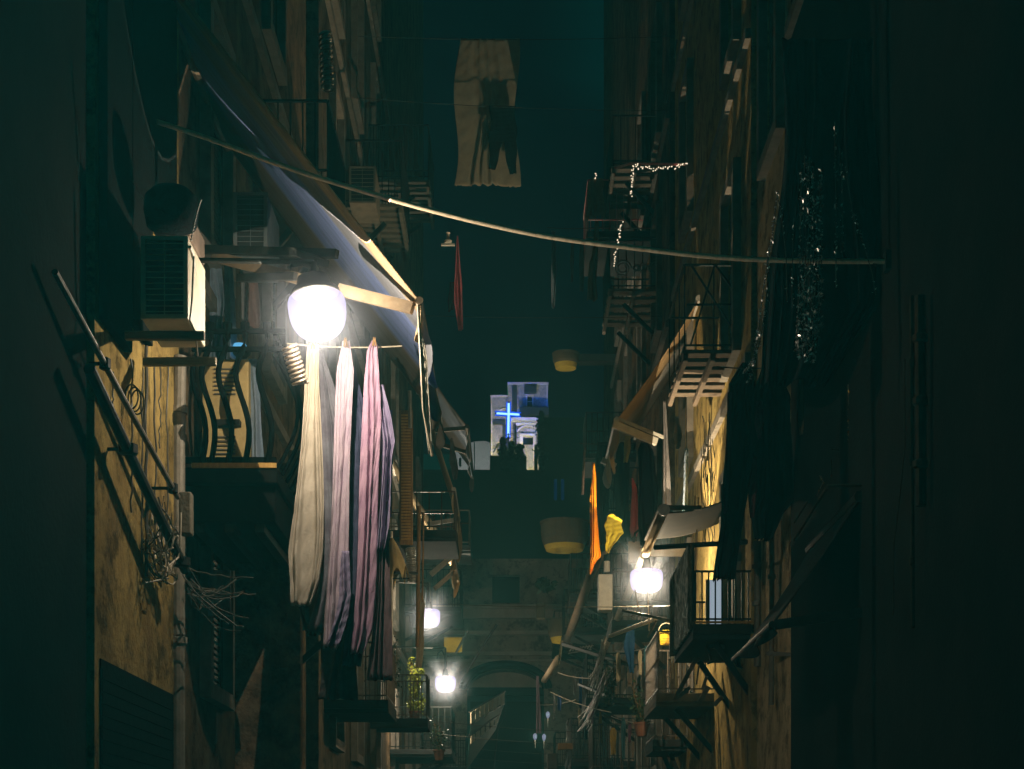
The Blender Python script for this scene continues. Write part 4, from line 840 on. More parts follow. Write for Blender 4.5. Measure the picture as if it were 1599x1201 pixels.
# rounded balconies, plastered
cr = mat('cream_render', (.17, .13, .075), (.12, .09, .055), 2, bump=.3)
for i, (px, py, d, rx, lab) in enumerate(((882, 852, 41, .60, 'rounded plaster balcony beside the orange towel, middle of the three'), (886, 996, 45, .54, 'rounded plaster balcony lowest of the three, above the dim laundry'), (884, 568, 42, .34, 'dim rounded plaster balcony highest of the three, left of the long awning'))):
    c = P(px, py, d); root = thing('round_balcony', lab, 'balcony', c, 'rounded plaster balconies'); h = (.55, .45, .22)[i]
    b = MB(); b.lathe(c, [(rx * .15, -.16), (rx * .78, -.12), (rx * .86, .0)], 32); b.build('underside', mat('lit_yellow_render', (.85, .62, .08), (.7, .5, .06), 3), root, smooth=False)  # lamplight from below is put into the yellow colour
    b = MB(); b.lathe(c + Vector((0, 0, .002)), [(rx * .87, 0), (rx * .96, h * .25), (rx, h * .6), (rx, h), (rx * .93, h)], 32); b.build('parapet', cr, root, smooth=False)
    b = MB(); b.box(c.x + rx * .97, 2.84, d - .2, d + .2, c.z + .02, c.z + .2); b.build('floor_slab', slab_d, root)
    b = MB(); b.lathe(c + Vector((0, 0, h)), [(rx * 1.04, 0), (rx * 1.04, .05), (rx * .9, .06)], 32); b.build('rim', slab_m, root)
# awnings right
awr = stripe_mat('awning_right_grey', [(24.0, (.66, .46, .24)), (25.0, (.60, .42, .22)), (25.4, (.50, .46, .42)), (28, (.46, .43, .40))])
root = thing('awning', 'long brown and grey awning on the right, with a bright white arm below it', 'awning', (2.8, 28, 10.4), AW)
awning(root, 2.79, 10.05, 1.556, 8.23, 24.2, 27.4, awr, .5, 5, [(P(958, 662, 24.2), P(1026, 690, 24.4), .07), (P(962, 652, 24.3), P(1040, 684, 24.4), .03), (P(940, 718, 26), P(962, 728, 26), .06)], whitem, .04, .10, .35, 4)
aw6 = cloth_mat('beige_awning_cloth', (.48, .38, .25), (.38, .30, .20))
root = thing('awning', 'rolled beige awning whose long front tube slants past the right hand lamp', 'awning', (2.3, 24, 6.3), AW)
t = MB(); t.tube([P(1037, 796, 20), P(946, 1010, 32.2)], .062, 14); t.build('front_tube', aw6, root, smooth=True)
t = MB(); t.lathe(P(1037, 796, 19.98), [(.001, 0), (.075, 0.0), (.075, .02), (.001, .02)], 16, Matrix.Rotation(R(90), 3, 'X')); t.build('end_cap', whitem, root)
t = MB(); t.beam(P(1029, 792, 20), P(1096, 793, 20), .06, .05); t.beam(P(1029, 795, 20), P(1008, 842, 21.8), .03); t.build('housing_edge', planks, root)
g = [[P(1040, 800, 20).lerp(P(948, 1012, 32), u * .13) .lerp(Vector((2.74, lerp(20, 21.6, u), P(1040, 790, 20).z + .12)), v) + Vector((0, 0, -.05 * math.sin(math.pi * v))) for v in [i / 8 for i in range(9)]] for u in [i / 24 for i in range(25)]]
MB().grid(g).build('canopy', mat('dark_awning', (.055, .042, .03), (.035, .028, .02), 3), root, smooth=True, solid=.008)
root = thing('awning', 'rolled brown awning tube running beyond the white box, under the orange towel', 'awning', (1.6, 34, 5.5), AW)
t = MB(); t.tube([P(935, 868, 27), P(884, 1005, 40)], .09, 12); t.build('front_tube', mat('brown_awning_roll', (.18, .12, .06), (.12, .08, .05), 3), root, smooth=True)
t = MB(); t.beam(P(935, 868, 27), P(968, 850, 27), .04); t.build('arm', ironr, root)
root = thing('awning', 'far beige awning bar slanting down to the low balconies right of the arch', 'awning', (1.6, 46, 5.5), AW)
t = MB(); t.tube([P(872, 1028, 34), P(850, 1062, 38)], .07, 10); t.build('front_tube', aw6, root, smooth=True); t = MB(); t.beam(P(872, 1028, 34), P(930, 1050, 34), .05); t.build('arm', iron, root)
# folding arms near lamp
for a, b, w, m, lab in ((P(953, 993, 24), P(1024, 966, 22.6), .055, whitem, 'bright white folding arm under the right hand lamp'), (P(972, 953, 22.5), P(1058, 971, 22.3), .045, ironr, 'brown flat arm just above the bright white folding arm'), (P(880, 1005, 30), P(990, 1040, 27), .07, iron, 'long dark bar behind the frayed cables'), (P(905, 1068, 31), P(960, 1090, 28), .06, iron, 'lower dark bar right of the low balconies'), (P(1026, 968, 22.6), P(1012, 995, 22.8), .03, ironr, 'short brown strut hanging from the white folding arm')):
    mb = MB(); mb.beam(a, b, w, w * .8); tag(mb.build('folding_arm', m, bevel=.005), lab, 'arm', 'folding arms on the right')
# cords around the right lamp
mb = MB(); mb.tube([P(992, 920, 22.7), P(1003, 975, 22.8)], .008, 5); mb.tube([P(1012, 922, 22.7), P(1014, 985, 22.8)], .008, 5); tag(mb.build('pale_cord', wirel), 'two pale cords hanging under the right hand lamp', 'cord')
rr = random.Random(6)
for nm, n, A, B, lab, m in (('cable_bundle', 16, (945, 1000, 27), (925, 1068, 30), 'frayed bundle of brown cables falling from the rolled beige awning', wirel), ('cable_bundle', 14, (950, 1050, 27), (910, 1130, 29), 'dim bundle of cables low right of the far balconies', ironr), ('cable_bundle', 6, (1090, 780, 21.5), (1082, 900, 21.8), 'pale cords hanging down the yellow wall past the rolled awning', wirel)):
    mb = MB()
    for i in range(n):
        a = P(A[0] + rr.uniform(-5, 5), A[1] + rr.uniform(-8, 8), A[2] + rr.uniform(-.2, .2)); b = P(B[0] + rr.uniform(-8, 8), B[1] + rr.uniform(-12, 12), B[2] + rr.uniform(-.4, .4)); mb.tube(catenary(a, b, rr.uniform(.0, .15), 10), rr.uniform(.005, .012), 5)
    tag(mb.build(nm, m), lab, 'cables', 'cable bundles on the right')
mb = MB(); rr = random.Random(7)
for i in range(7):
    x = 1098 + i * 3.4; pts = [P(x + 2.5 * math.sin(t * .7 + i) + rr.uniform(-1.3, 1.3), lerp(640 + rr.uniform(0, 60), 852, t / 14), 21.9 + .1 * i) for t in range(15)]; mb.tube(pts, rr.uniform(.004, .010), 5)
tag(mb.build('wall_cable', wire_m), 'dark cables running down the bright yellow strip of wall', 'cables')
# white boxes and panels
b = MB(); root = thing('meter_box', 'white box on the wall left of the right hand lamp', 'box', P(946, 952, 26))
a = P(935, 952, 26); c = P(957, 896, 26); b.box(a.x, c.x, 26, 26.3, a.z, c.z); b.build('casing', whitem, root, bevel=.01); b = MB(); b.lathe(P(948, 893, 26.1), [(.05, 0), (.05, .17), (.03, .18)], 12); b.build('vent', whitem, root)
b = MB(); b.box(c.x, 2.72, 26.1, 26.16, a.z + .1, a.z + .16); b.build('bracket', iron, root)
b = MB(); a = P(982, 878, 25); c = P(1000, 845, 25); b.box(a.x, c.x, 25, 25.1, a.z, c.z); b.box(P(1000, 845, 25).x, 2.8, 25.02, 25.08, a.z + .1, c.z - .1); tag(b.build('panel', mat('beige_panel', (.4, .32, .22), None, 4), bevel=.005), 'beige panel just above left of the right hand lamp', 'panel')
root = thing('lit_door', 'narrow pale blue white door behind the thin black railing', 'door', P(1128, 986, 21.0))
b = MB(); a = P(1109, 990, 21.0); c = P(1128, 905, 21.0); b.box(a.x, c.x, 21.0, 21.05, a.z, c.z); b.build('leaf', emit('lit_frosted_glass', (.36, .44, .52), .8), root)
b = MB(); a2 = P(1129, 990, 20.95); c2 = P(1137, 895, 20.95); b.box(a2.x, c2.x, 20.95, 21.06, a2.z, c2.z); b.beam((a.x - .03, 21, a.z), (a.x - .03, 21, c.z), .05); b.build('frame', mat('cream_paint', (.60, .52, .22), None, 4), root)
# yellow bucket on the lower balcony
root = thing('bucket', 'yellow plastic bucket hanging in the lower balcony under the white folding arm', 'bucket', P(1041, 1008, 23.2))
b = MB(); b.lathe(P(1041, 1007, 23.2), [(.085, 0), (.10, .17), (.112, .17), (.112, .20), (.104, .20)], 24); b.build('body', yplast, root, smooth=False)
b = MB(); c = P(1041, 989, 23.2); b.tube([c + Vector((.11 * math.cos(a * math.pi / 16), 0, .02 + .13 * math.sin(a * math.pi / 16))) for a in range(17)], .006, 6); b.build('handle', wirel, root)
mb = MB()
for k in range(3):
    for j in range(7):
        p = P(1034.5 + j * 2.1, 997 + k * 3.6, 23.09); mb.box(p.x - .006, p.x + .005 + .002 * (j % 2), p.y - .003, p.y + .002, p.z - .006 - .002 * (j % 3), p.z + .007)
mb.build('printing', mat('faded_print', (.30, .12, .03), None, 5), root)
mb = MB(); mb.tube([P(1050, 1010, 22.3), P(1051, 1060, 22.4)], .012, 6); mb.box(P(1050, 1030, 22.3).x, P(1055, 1030, 22.3).x, 22.3, 22.34, P(0, 1034, 22.3).z, P(0, 1024, 22.3).z); tag(mb.build('hanging_rod', whitem), 'white rod with a small tag hanging below the yellow bucket', 'rod')
# pulley arm and lumber under the balcony
root = thing('clothes_pulley', 'pulley arm with two round wheels under the thin railed balcony', 'pulley', P(1117, 1012, 19.5))
b = MB(); b.beam(P(1109, 1007, 19.5), P(1127, 1011, 19.5), .045, .065); b.build('arm', ironr, root, bevel=.01)
for px, py in ((1109.5, 1007), (1127, 1011)): b = MB(); b.lathe(P(px, py, 19.47), [(.001, -.02), (.045, -.02), (.03, 0), (.045, .02), (.001, .02)], 16, Matrix.Rotation(R(90), 3, 'X')); b.build('wheel', ironr, root)
b = MB(); b.beam(P(1106, 1012, 19.5), P(1110, 1030, 19.5), .02); b.beam(P(1105, 1036, 19.5), P(1120, 1031, 19.5), .02); b.build('hook', iron, root)
for i, (a, b, w, lab) in enumerate((((1094, 1016), (1054, 1092), .055, 'longest plank leaning under the thin railed balcony'), ((1078, 1073), (1060, 1088), .045, 'short plank at the foot of the longest leaning one'), ((1092, 1038), (1088, 1068), .02, 'thin upright stick right of the longest leaning plank'), ((1107, 1072), (1092, 1098), .06, 'broad plank leaning lowest under the pulley'), ((1128, 1088), (1116, 1100), .06, 'rightmost short plank under the pulley'), ((1104, 1056), (1098, 1074), .04, 'small plank directly under the pulley'))):
    mb = MB(); mb.beam(P(*a, 20.6), P(*b, 20.9), w, .02, up=(0, 1, 0)); tag(mb.build('leaning_plank', planks, bevel=.004), lab, 'plank', 'planks under the right balcony')
# laundry right
orange = cloth_mat('orange_towel', (.95, .40, .02), (.88, .34, .015), trans=.4); yel = cloth_mat('yellow_cloth', (.55, .41, .03), (.40, .30, .02), trans=.3); pk = cloth_mat('coral_cloth', (.95, .26, .30), (.88, .22, .26), trans=.35)
blk = cloth_mat('black_cloth', (.012, .014, .018), (.02, .02, .022)); dred = cloth_mat('wine_cloth', (.13, .025, .03), (.09, .02, .02)); gb = cloth_mat('beige_shirt', (.32, .25, .15), (.24, .18, .11)); ngr = cloth_mat('dark_green_cloth', (.02, .03, .03), (.012, .02, .02))
def c_(n, rows, d, m, lab, cat='cloth', **k): return cloth(n, rows, d, m, lab, cat, LR, **k)
c_('towel', [[(722, 926, 929), (745, 925, 931), (780, 922, 932), (860, 921, 937), (868, 921, 939), (876, 921, 930), (896, 921, 923)]], 23.7, orange, 'long bright orange towel on the right', 'towel', pleats=2.5, amp=.05, seed=40)
c_('cloth_strip', [[(698, 913, 915), (730, 910, 914), (772, 908, 912)]], 25.0, cloth_mat('pale_pink_strip', (.5, .35, .3)), 'thin pale strip of cloth left of the orange towel', pleats=1, amp=.03, seed=41)
c_('shirt', [[(802, 954, 958), (806, 949, 962), (812, 949, 973), (820, 944, 972), (832, 946, 975), (838, 945, 968), (846, 947, 962), (850, 945, 958), (862, 947, 951)]], 23.7, yel, 'yellow shirt right of the orange towel', 'shirt', pleats=1.5, amp=.02, ragged=4, seed=42)
c_('cloth_strip', [[(746, 987, 989), (762, 987, 995), (820, 985, 997), (826, 984, 998), (838, 986, 995)]], 25.4, pk, 'coral pink cloth hanging between black clothes', pleats=2, amp=.04, seed=43)
c_('shirt', [[(690, 934, 948), (720, 930, 955), (790, 932, 952), (850, 930, 945)]], 26.9, blk, 'black cloth right behind the orange towel', pleats=2, amp=.05, seed=44, ragged=1.5)
c_('jacket', [[(690, 968, 976), (706, 962, 982), (760, 960, 984), (830, 964, 984), (848, 972, 984)]], 26.6, blk, 'black jacket left of the coral pink cloth', 'jacket', pleats=2, amp=.05, seed=45, ragged=5)
c_('jacket', [[(690, 1002, 1012), (704, 996, 1022), (760, 997, 1026), (822, 998, 1024), (850, 1000, 1020)]], 26.6, blk, 'black jacket right of the coral pink cloth', 'jacket', pleats=2.5, amp=.05, seed=46, ragged=5)
c_('cloth_strip', [[(680, 976, 984), (700, 975, 986), (722, 974, 980)]], 25.2, cloth_mat('olive_cloth', (.4, .34, .1)), 'small olive yellow cloth peeking above the black jackets', pleats=1, amp=.04, seed=47)
c_('cloth_strip', [[(625, 1036, 1040), (680, 1037, 1043), (790, 1036, 1048)]], 24.2, grc, 'grey cloth under the left edge of the plank floored balcony', pleats=1.5, amp=.04, seed=48)
c_('cloth_strip', [[(650, 1054, 1060), (680, 1053, 1066), (700, 1056, 1064)]], 23, grc, 'small pale cloth below the plank floored balcony', pleats=1, amp=.04, seed=49)
c_('cloth_strip', [[(700, 1070, 1076), (800, 1066, 1074)]], 23.2, blc, 'narrow bluish cloth left of the bright yellow wall strip', pleats=1, amp=.04, seed=50)
c_('trousers', [[(975, 980, 990), (1010, 975, 992), (1050, 984, 990)]], 25.5, cloth_mat('blue_jeans', (.03, .08, .18), (.02, .06, .13)), 'blue jeans hanging below the bright white folding arm', 'trousers', pleats=1.5, amp=.04, seed=51)
c_('coat', [[(566, 1160, 1172), (600, 1138, 1182), (700, 1132, 1178), (820, 1128, 1160), (905, 1112, 1150)]], 16.6, blk, 'long black coat hanging in front of the right wall', 'coat', pleats=4, amp=.08, seed=52, ragged=1.5)
c_('coat', [[(570, 1192, 1210), (620, 1178, 1236), (780, 1175, 1238), (800, 1172, 1222), (842, 1180, 1206)]], 16.2, ngr, 'broad dark coat right of the long black one', 'coat', pleats=4, amp=.08, seed=53, ragged=1.5)
c_('cloth_strip', [[(612, 1137, 1144), (700, 1133, 1141), (800, 1130, 1136)]], 16.3, cloth_mat('dull_purple_cloth', (.09, .05, .08), (.06, .035, .055)), 'dull purple cloth on the left edge of the long black coat', pleats=1, amp=.04, seed=54)
c_('cloth_strip', [[(626, 1181, 1192), (660, 1180, 1193), (684, 1185, 1189)]], 15.9, cloth_mat('rose_cloth', (.22, .08, .10), (.16, .06, .08)), 'small rose coloured cloth high on the broad dark coat', pleats=1, amp=.03, seed=55)
c_('cloth_strip', [[(714, 1176, 1183), (760, 1168, 1183), (808, 1171, 1179)]], 15.9, dred, 'wine red cloth low on the broad dark coat', pleats=1.5, amp=.03, seed=56)
c_('cloth_strip', [[(588, 1248, 1257), (660, 1247, 1257), (678, 1250, 1254)]], 15.6, cloth_mat('brown_strip', (.16, .11, .07)), 'brown strip of cloth under the tinsel', pleats=1, amp=.03, seed=57)
c_('shirt', [[(278, 926, 940), (284, 920, 944), (300, 917, 944), (340, 915, 945)]], 27, gb, 'pale brown shirt left of the red railing', 'shirt', pleats=2.5, amp=.05, seed=58, ragged=5)
c_('cloth_strip', [[(345, 929, 936), (400, 925, 934), (410, 921, 934), (440, 918, 932), (468, 917, 933)]], 27.2, gb, 'ragged beige cloth below the pale brown shirt', pleats=1.5, amp=.05, seed=59, ragged=1.5)
for i, (x0, x1, y0, y1, lab) in enumerate(((892, 896, 378, 440, 'thin grey sock like cloth, second in the dim row high right of the middle'), (906, 912, 378, 455, 'grey cloth left of the ragged beige one'), (862, 868, 360, 480, 'very dim blue cloth, leftmost of the high row'))):
    c_('cloth_strip', [[(y0, x0, x1), ((y0 + y1) / 2, x0 - 1, x1 + 1), (y1, x0, x1 - 1)]], 27.5, blc if i == 2 else grc, lab, pleats=1, amp=.04, seed=60 + i)
c_('shirt', [[(278, 1030, 1038), (320, 1029, 1036), (345, 1032, 1034)]], 29.9, cloth_mat('dim_rose', (.3, .14, .10)), 'dim rose cloth under the string lights', pleats=1, amp=.03, seed=66)
c_('shirt', [[(262, 1018, 1024), (280, 1015, 1022)]], 29.9, gb, 'tiny beige cloth just under the string lights', pleats=1, amp=.02, seed=67)
c_('curtain', [[(190, 1046, 1054), (218, 1045, 1055)]], 21, gb, 'small beige cloth high above the string lights', 'cloth', pleats=1, amp=.02, seed=68)
c_('cloth_strip', [[(1055, 838, 842), (1145, 838, 846)]], 40, cloth_mat('far_pink', (.3, .2, .24)), 'far pinkish cloth low right of the arch', pleats=1, amp=.05, seed=69)
c_('cloth_strip', [[(1000, 876, 880), (1030, 872, 876), (1038, 870, 874)]], 34, cloth_mat('far_pale', (.5, .42, .25)), 'thin pale cloth hanging from the lowest rounded balcony', pleats=1, amp=.04, seed=70)
for a, b, sg, lab in ((P(905, 692, 26.9), P(1035, 688, 26.5), .03, 'clothes line above the black jackets and coral cloth'), (P(1120, 572, 16.4), P(1290, 560, 15.9), .05, 'clothes line carrying the dark coats'), (P(855, 355, 27.4), P(960, 352, 27.2), .03, 'clothes line of the dim high row')):
    mb = MB(); mb.tube(catenary(a, b, sg), .006, 5); tag(mb.build('clothes_line', wire_m), lab, 'clothes line')
# small washing strung low between the far right balconies
rr = random.Random(31)
cols = [cloth_mat('w_cream', (.55, .46, .30)), cloth_mat('w_teal', (.06, .14, .16)), cloth_mat('w_plum', (.20, .08, .12)), cloth_mat('w_ochre', (.5, .33, .06)), cloth_mat('w_grey', (.3, .28, .26)), cloth_mat('w_blue', (.07, .12, .3))]
sp = [(905, 1105, 33), (915, 1110, 32.5), (926, 1108, 32), (938, 1112, 31), (866, 1082, 37), (874, 1084, 36.5), (966, 1018, 26.5), (974, 1120, 27), (984, 1128, 26.5), (958, 1136, 28), (898, 1052, 34), (907, 1055, 33.6), (1000, 1015, 25.4), (1010, 1008, 25.1)]
for i, (px, py, d) in enumerate(sp):
    w = rr.uniform(2, 5) * 30 / d; h = rr.uniform(26, 58) * 30 / d
    cloth('garment', [[(py, px - w * .4, px + w * .4), (py + h * .15, px - w, px + w), (py + h * .6, px - w * .8, px + w * .9), (py + h, px - w * .7, px + w * .7)]], d, cols[i % 6], 'small dim garment hanging among the crowded low balconies on the right', 'garment', 'small washing among the low right balconies', pleats=1.5, amp=.03, seed=100 + i, ragged=2, nr=16)
for i, (a, b) in enumerate(((P(860, 1080, 37.4), P(955, 1112, 29.8)), (P(955, 1118, 28.4), P(1020, 1128, 25.6)), (P(962, 1016, 26.6), P(1030, 1004, 24.6)), (P(872, 1050, 35), P(935, 1058, 32)), (P(838, 1100, 41), P(900, 1092, 36)))):
    mb = MB(); mb.tube(catenary(a, b, .05, 10), .008, 5); tag(mb.build('clothes_line', wirel), ['clothes line slanting from the arch to the low right balconies', 'lowest clothes line under the blue jeans', 'clothes line just right of the blue jeans', 'clothes line below the drying rack', 'clothes line farthest down the alley by the small lanterns'][i], 'clothes line', 'clothes lines low on the right')
# tinsel strands: thin foil flakes along hanging strings, a dark mesh behind
def tinsel(name, paths, m, lab, n, size, seed, grp='foil garlands'):
    rr = random.Random(seed); root = thing(name, lab, 'tinsel', P(*paths[0][0]), grp); fo = MB(); st = MB()
    for p in paths:
        pts = [P(*q) for q in p]; st.tube(pts, .004, 4); L = sum((b - a).length for a, b in zip(pts, pts[1:]))
        for i in range(int(n * L)):
            t = rr.random() * (len(pts) - 1); k = int(t); c = pts[k].lerp(pts[k + 1], t - k) + Vector((rr.gauss(0, .006), rr.gauss(0, .012), 0)); s = size * rr.uniform(.5, 1.3)
            a = rr.uniform(0, 6.28); u = Vector((math.cos(a) * .5, math.sin(a) * .5, rr.uniform(-1, 1))).normalized(); v = u.cross(Vector((rr.uniform(-1, 1), rr.uniform(-1, 1), rr.uniform(-1, 1)))).normalized()
            fo.quad(c - u * s, c + v * s * .45, c + u * s, c - v * s * .45)
    st.build('string', wire_m, root); fo.build('foil', m, root); return root
rr = random.Random(9)
gl = [[(1252 + 4 * k + rr.uniform(-2, 2), 262 + rr.uniform(-20, 50), 11.8), (1250 + 4.2 * k, 400, 11.8), (1246 + 4.6 * k, 500, 11.75), (1244 + 3.4 * k, 560 + rr.uniform(-14, 14), 11.75)] for k in range(9)]
tinsel('tinsel_garland', gl, tinsel_m, 'densest silver tinsel curtain on the right, crossed by the thick cable', 60, .016, 1)
tinsel('tinsel_garland', [[(1304, 190, 11.8), (1306, 320, 11.8), (1306, 448, 11.8)], [(1312, 230, 11.8), (1316, 300, 11.8), (1316, 400, 11.8)]], tinsel_m, 'thin pair of silver tinsel strands right of the dense curtain', 38, .013, 2)
tinsel('tinsel_garland', [[(1320, 260, 11.8), (1332, 330, 11.8), (1342, 360, 11.8), (1348, 378, 11.8), (1362, 425, 11.8), (1368, 460, 11.8)]], tinsel_m, 'rightmost slanting silver tinsel strand', 30, .012, 3)
tinsel('tinsel_garland', [[(1213, 300, 11.9), (1220, 330, 11.9), (1228, 400, 11.9), (1230, 470, 11.9)], [(1240, 340, 11.9), (1238, 420, 11.9), (1238, 480, 11.9)]], tinsel_m, 'faint short tinsel strands between the wall strip and the dense curtain', 22, .012, 4)
tinsel('tinsel_garland', [[(1215, 298, 11.8), (1206, 372, 11.8), (1200, 400, 11.8), (1193, 450, 11.8), (1185, 510, 11.8), (1178, 560, 11.8), (1162, 582, 11.8)]], tinsel_m, 'bright silver tinsel rope hugging the right edge of the wall strip', 150, .014, 5)
tinsel('tinsel_garland', [[(1200, 400, 11.8), (1198, 460, 11.8), (1190, 520, 11.8), (1180, 560, 11.8), (1168, 600, 11.8)]], tinsel_m, 'second silver rope ending lowest beside the plank floored balcony', 90, .014, 6)
tinsel('tinsel_garland', [[(1325, 600, 13.5), (1327, 650, 13.5), (1327, 694, 13.5)]], goldt, 'gold foil garland hanging in the dark right part', 130, .014, 7)
tinsel('tinsel_garland', [[(1296, 700, 13.6), (1312, 703, 13.6)], [(1298, 716, 13.6), (1298, 745, 13.6)], [(1280, 742, 14), (1286, 752, 14), (1276, 774, 14)]], goldt, 'gold foil bits scattered above the dark canopy on the right', 60, .014, 8)
# dark mesh curtain the tinsel hangs on
cm = cloth_mat('dark_tarp_cloth', (.010, .013, .014), (.014, .016, .016), trans=.02)
cloth('tarpaulin', [[(60, 1226, 1370), (300, 1216, 1370), (480, 1206, 1372), (600, 1190, 1300)]], 12.4, cm, 'large dark tarpaulin hanging behind the silver tinsel', 'tarpaulin', None, pleats=7, amp=.10, seed=70, nr=60)
# string lights
def string_lights(pts, n, lab, r=.014, seed=1, strength=1.2):
    rr = random.Random(seed); root = thing('string_lights', lab, 'string lights', P(*pts[0]), 'string lights on the red railed balcony'); q = [P(*p) for p in pts]
    MB().tube(q, .004, 4).build('cord', wire_m, root); b = MB(); L = [0]
    for a, c in zip(q, q[1:]): L.append(L[-1] + (c - a).length)
    for i in range(n):
        s = L[-1] * (i + .5) / n; k = max(j for j in range(len(q) - 1) if L[j] <= s + 1e-9); c = q[k].lerp(q[k + 1], (s - L[k]) / (L[k + 1] - L[k])) + Vector((rr.gauss(0, .012), rr.gauss(0, .02), rr.gauss(0, .012)))
        b.lathe(c, [(.001, -r), (r * .9, -r * .4), (r * .9, r * .4), (.001, r)], 6, cap=False)
    b.build('bulbs', emit('warm_bulb', (1.0, .80, .55), 1.3) if strength > 1 else emit('dim_bulb', (.55, .38, .22), .7), root)
string_lights([(986, 306, 25.0), (987, 285, 25.0), (989, 262, 25.0), (994, 256, 25.0), (1000, 263, 25.0), (1010, 259, 25.0), (1022, 264, 25.0), (1040, 261, 25.0), (1056, 261, 25.0), (1066, 257, 25.0), (1074, 256, 25.0)], 64, 'string lights wound along the top of the high right balcony', .011, 1)
string_lights([(971, 346, 29), (969, 362, 29), (966, 378, 29), (962, 396, 29), (958, 415, 29)], 36, 'vertical string lights crossed by the thick cable', .012, 2)
string_lights([(930, 267, 27), (929, 280, 27)], 5, 'short row of dim bulbs above the pale brown shirt', .011, 3)
string_lights([(1083, 247, 28), (1093, 248, 28)], 3, 'last few dim bulbs right of the high balcony', .010, 4, .5)
mb = MB(); mb.tube([P(960, 262, 25.3), P(985, 255, 25.3), P(1070, 256, 25.3)], .02, 6); tag(mb.build('curved_rail', MATS['red_white_rail']), 'thin curved red rail behind the string lights', 'rail')
# pipes and slots far right
for i, (px, y0, y1, d, r, lab) in enumerate(((1424, 462, 980, 11.0, .014, 'thinner of the two vertical pipes far right'), (1437, 462, 790, 10.85, .035, 'thicker vertical pipe far right'), (1205, 700, 1100, 17.4, .03, 'thin pipe on the left edge of the beige wall'), (1238, 712, 985, 16.6, .018, 'ochre knotted pipe on the right edge of the beige wall'), (1183, 845, 1040, 18.6, .045, 'grey pipe left of the beige wall'))):
    mb = MB(); mb.tube([P(px, y0, d), P(px + 1, (y0 + y1) / 2, d), P(px + (2 if i < 2 else 0), y1, d)], r, 8)
    for k in range(3): mb.lathe(P(px + .6, lerp(y0, y1, .2 + .3 * k), d), [(r, -.03), (r * 1.5, -.02), (r * 1.5, .02), (r, .03)], 8)
    tag(mb.build('wall_pipe', pipe_d if i < 2 else pipe_m), lab, 'pipe', 'vertical pipes on the right walls')
mb = MB(); mb.tube([P(1413, 560, 11), P(1413, 700, 11), P(1406, 770, 11), P(1396, 850, 11), P(1395, 960, 11)], .005, 5); tag(mb.build('loose_wire', pipe_d), 'thin loose wire curving down on the far right', 'wire')
root = thing('narrow_window', 'narrow dim lit window slit left of the gold garland', 'window', P(1300, 690, 15.2))
b = MB(); a = P(1291, 690, 15.2); c = P(1311, 591, 15.2); b.box(a.x, c.x, 15.2, 15.24, a.z, c.z); b.build('pane', mat('ochre_blind', (.30, .22, .14), (.22, .16, .10), 5), root)
b = MB()
for py in (655, 674): p = P(1291, py, 15.18); q = P(1311, py, 15.18); b.beam(p, q, .03)
for py in (661, 681): b.tube([P(1301, py, 15.17) + Vector((.05 * math.cos(a * .4), 0, .05 * math.sin(a * .4))) for a in range(17)], .006, 5)
b.build('bars', iron, root)
root = thing('canopy', 'big dark canopy low on the right in front of the beige wall', 'canopy', (2.8, 13.5, 4.3))
awning(root, 2.79, 4.55, 2.08, 3.52, 13.0, 15.2, dk, .12, 3, [((2.1, 13.0, 3.52), (2.8, 13.0, 3.62), .05)], iron, .03, .04, 0, 5)
mb = MB(); mb.tube([P(1241, 842, 15), P(1292, 760, 13)], .015, 6); mb.tube([P(1241, 815, 15), P(1262, 782, 14)], .010, 6); mb.tube([P(1292, 758, 13), P(1400, 757, 13)], .012, 6); tag(mb.build('balcony_rail', pipe_d), 'dim slanting rail above the dark canopy on the right', 'rail')
mb = MB(); mb.beam(P(1200, 1020, 17.2), P(1246, 1022, 16.5), .05, .04); tag(mb.build('string_course', stone), 'stone ledge across the beige wall', 'ledge')
# small lights and far things low right
for i, (px, py) in enumerate(((836, 1150), (850, 1151), (856, 1116))):
    root = thing('wall_lantern', ['left of the two small pale lanterns low beyond the arch', 'right of the two small pale lanterns low beyond the arch', 'small pale lantern above the lower pair'][i], 'lantern', P(px, py, 44), 'small pale lanterns')
    b = MB(); b.lathe(P(px, py, 44), [(.02, -.09), (.05, -.03), (.055, .05), (.001, .10)], 12, cap=False); b.build('globe', emit('pale_lantern', (.34, .34, .5), .6), root, smooth=True)
    ld = bpy.data.lights.new('lantern_light', 'POINT'); ld.energy = 25; ld.color = (1, .85, .6); lo = bpy.data.objects.new('lantern_light', ld); COL.objects.link(lo); lo.parent = root; lo.location = (0, -.1, 0)
    b = MB(); b.tube([P(px, py + 6, 44), P(px, py + 18, 44)], .02, 6); b.build('stem', iron, root)
b = MB(); a = P(872, 1170, 34); c = P(896, 1160, 34); b.box(a.x, c.x, 34, 34.2, a.z, c.z); tag(b.build('crate', wood, bevel=.01), 'dim wooden crate low right of the arch', 'crate')
b = MB(); a = P(855, 1200, 33); c = P(871, 1176, 33); b.box(a.x, c.x, 33, 33.2, a.z, c.z); tag(b.build('sign_board', mat('dim_board', (.14, .14, .13), None, 5), bevel=.01), 'small grey board at the bottom edge right of the arch', 'board')
mb = MB(); a = P(888, 1019, 33); 
for k in range(8): q = P(890 + 4.6 * k, 1017 - .7 * k, 33); mb.tube([q, q + Vector((.045, 0, .075))], .012, 5)
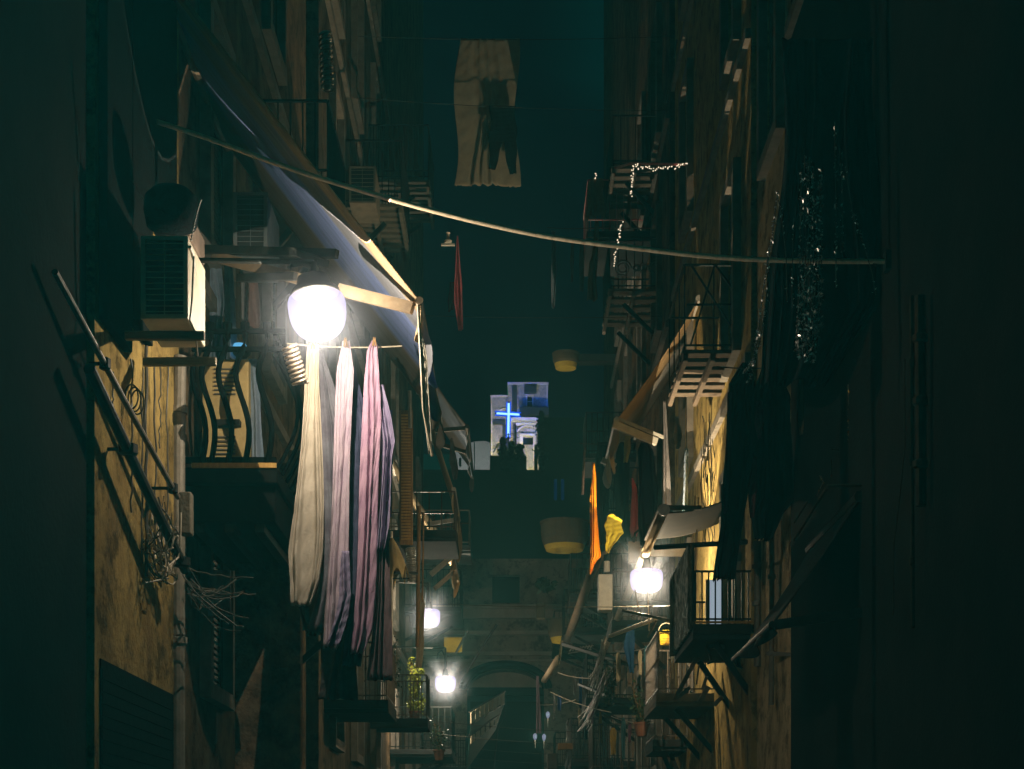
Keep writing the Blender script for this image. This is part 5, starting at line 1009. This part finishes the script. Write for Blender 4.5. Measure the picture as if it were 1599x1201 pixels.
mb.tube([P(888, 1020, 33), P(924, 1014, 33)], .014, 5); mb.tube([P(892, 1013, 33), P(928, 1008, 33)], .010, 5); tag(mb.build('drying_rack', steel), 'small bright drying rack right of the lowest rounded balcony', 'drying rack')
plant(940, 962, 1030, 1100, 28, 260, leafd, 'dark ivy hanging right of the frayed cables', .04, .5, False, 5)
plant(985, 1020, 1070, 1130, 26, 260, leafd, 'dim leafy plant below the blue jeans', .04, .5, True, 6)
plant(835, 868, 903, 922, 44, 220, leafd, 'dark plants on the ledge of the arched building', .09, .8, False, 7)
b = MB(); a = P(838, 965, 43); c = P(852, 940, 43); b.box(a.x, c.x, 43, 43.3, a.z, c.z); tag(b.build('water_tank', cr, bevel=.03), 'pale box tank left of the lowest rounded balcony', 'tank')
for i, px in enumerate((868, 879)):
    b = MB(); a = P(px - 2.4, 780, 43.8); c = P(px + 2.4, 748, 43.8); b.box(a.x, c.x, 43.8, 43.84, a.z, c.z); tag(b.build('lit_window', emit('dim_blue_light', (.0, .010, .04), .7)), ['left', 'right'][i] + ' of the two faint blue window strips above the rounded balcony', 'window', 'faint blue windows')
# far end upright items high right
mb = MB(); mb.tube([P(1057, 62, 18), P(1053, 90, 18)], .012, 5); mb.tube([P(1043, 140, 18), P(1040, 160, 18)], .015, 5); tag(mb.build('hook_wire', pipe_m), 'faint bits of wire high on the right wall', 'wire')

# ---------------------------------------------------------------- night air
hz = MB(); hz.box(-16, 16, -3, 108, -1, 54)
o = hz.build('haze', mat('x_unused', (.1, .1, .1))); o['kind'] = 'stuff'
hm = bpy.data.materials.new('night_air'); hm.use_nodes = True; hn = hm.node_tree; hn.nodes.clear()
ho = hn.nodes.new('ShaderNodeOutputMaterial'); hv = hn.nodes.new('ShaderNodeVolumePrincipled')
hv.inputs['Color'].default_value = (.30, .88, .85, 1); hv.inputs['Density'].default_value = .0038; hv.inputs['Anisotropy'].default_value = .3
hn.links.new(hv.outputs[0], ho.inputs['Volume']); o.data.materials.clear(); o.data.materials.append(hm)
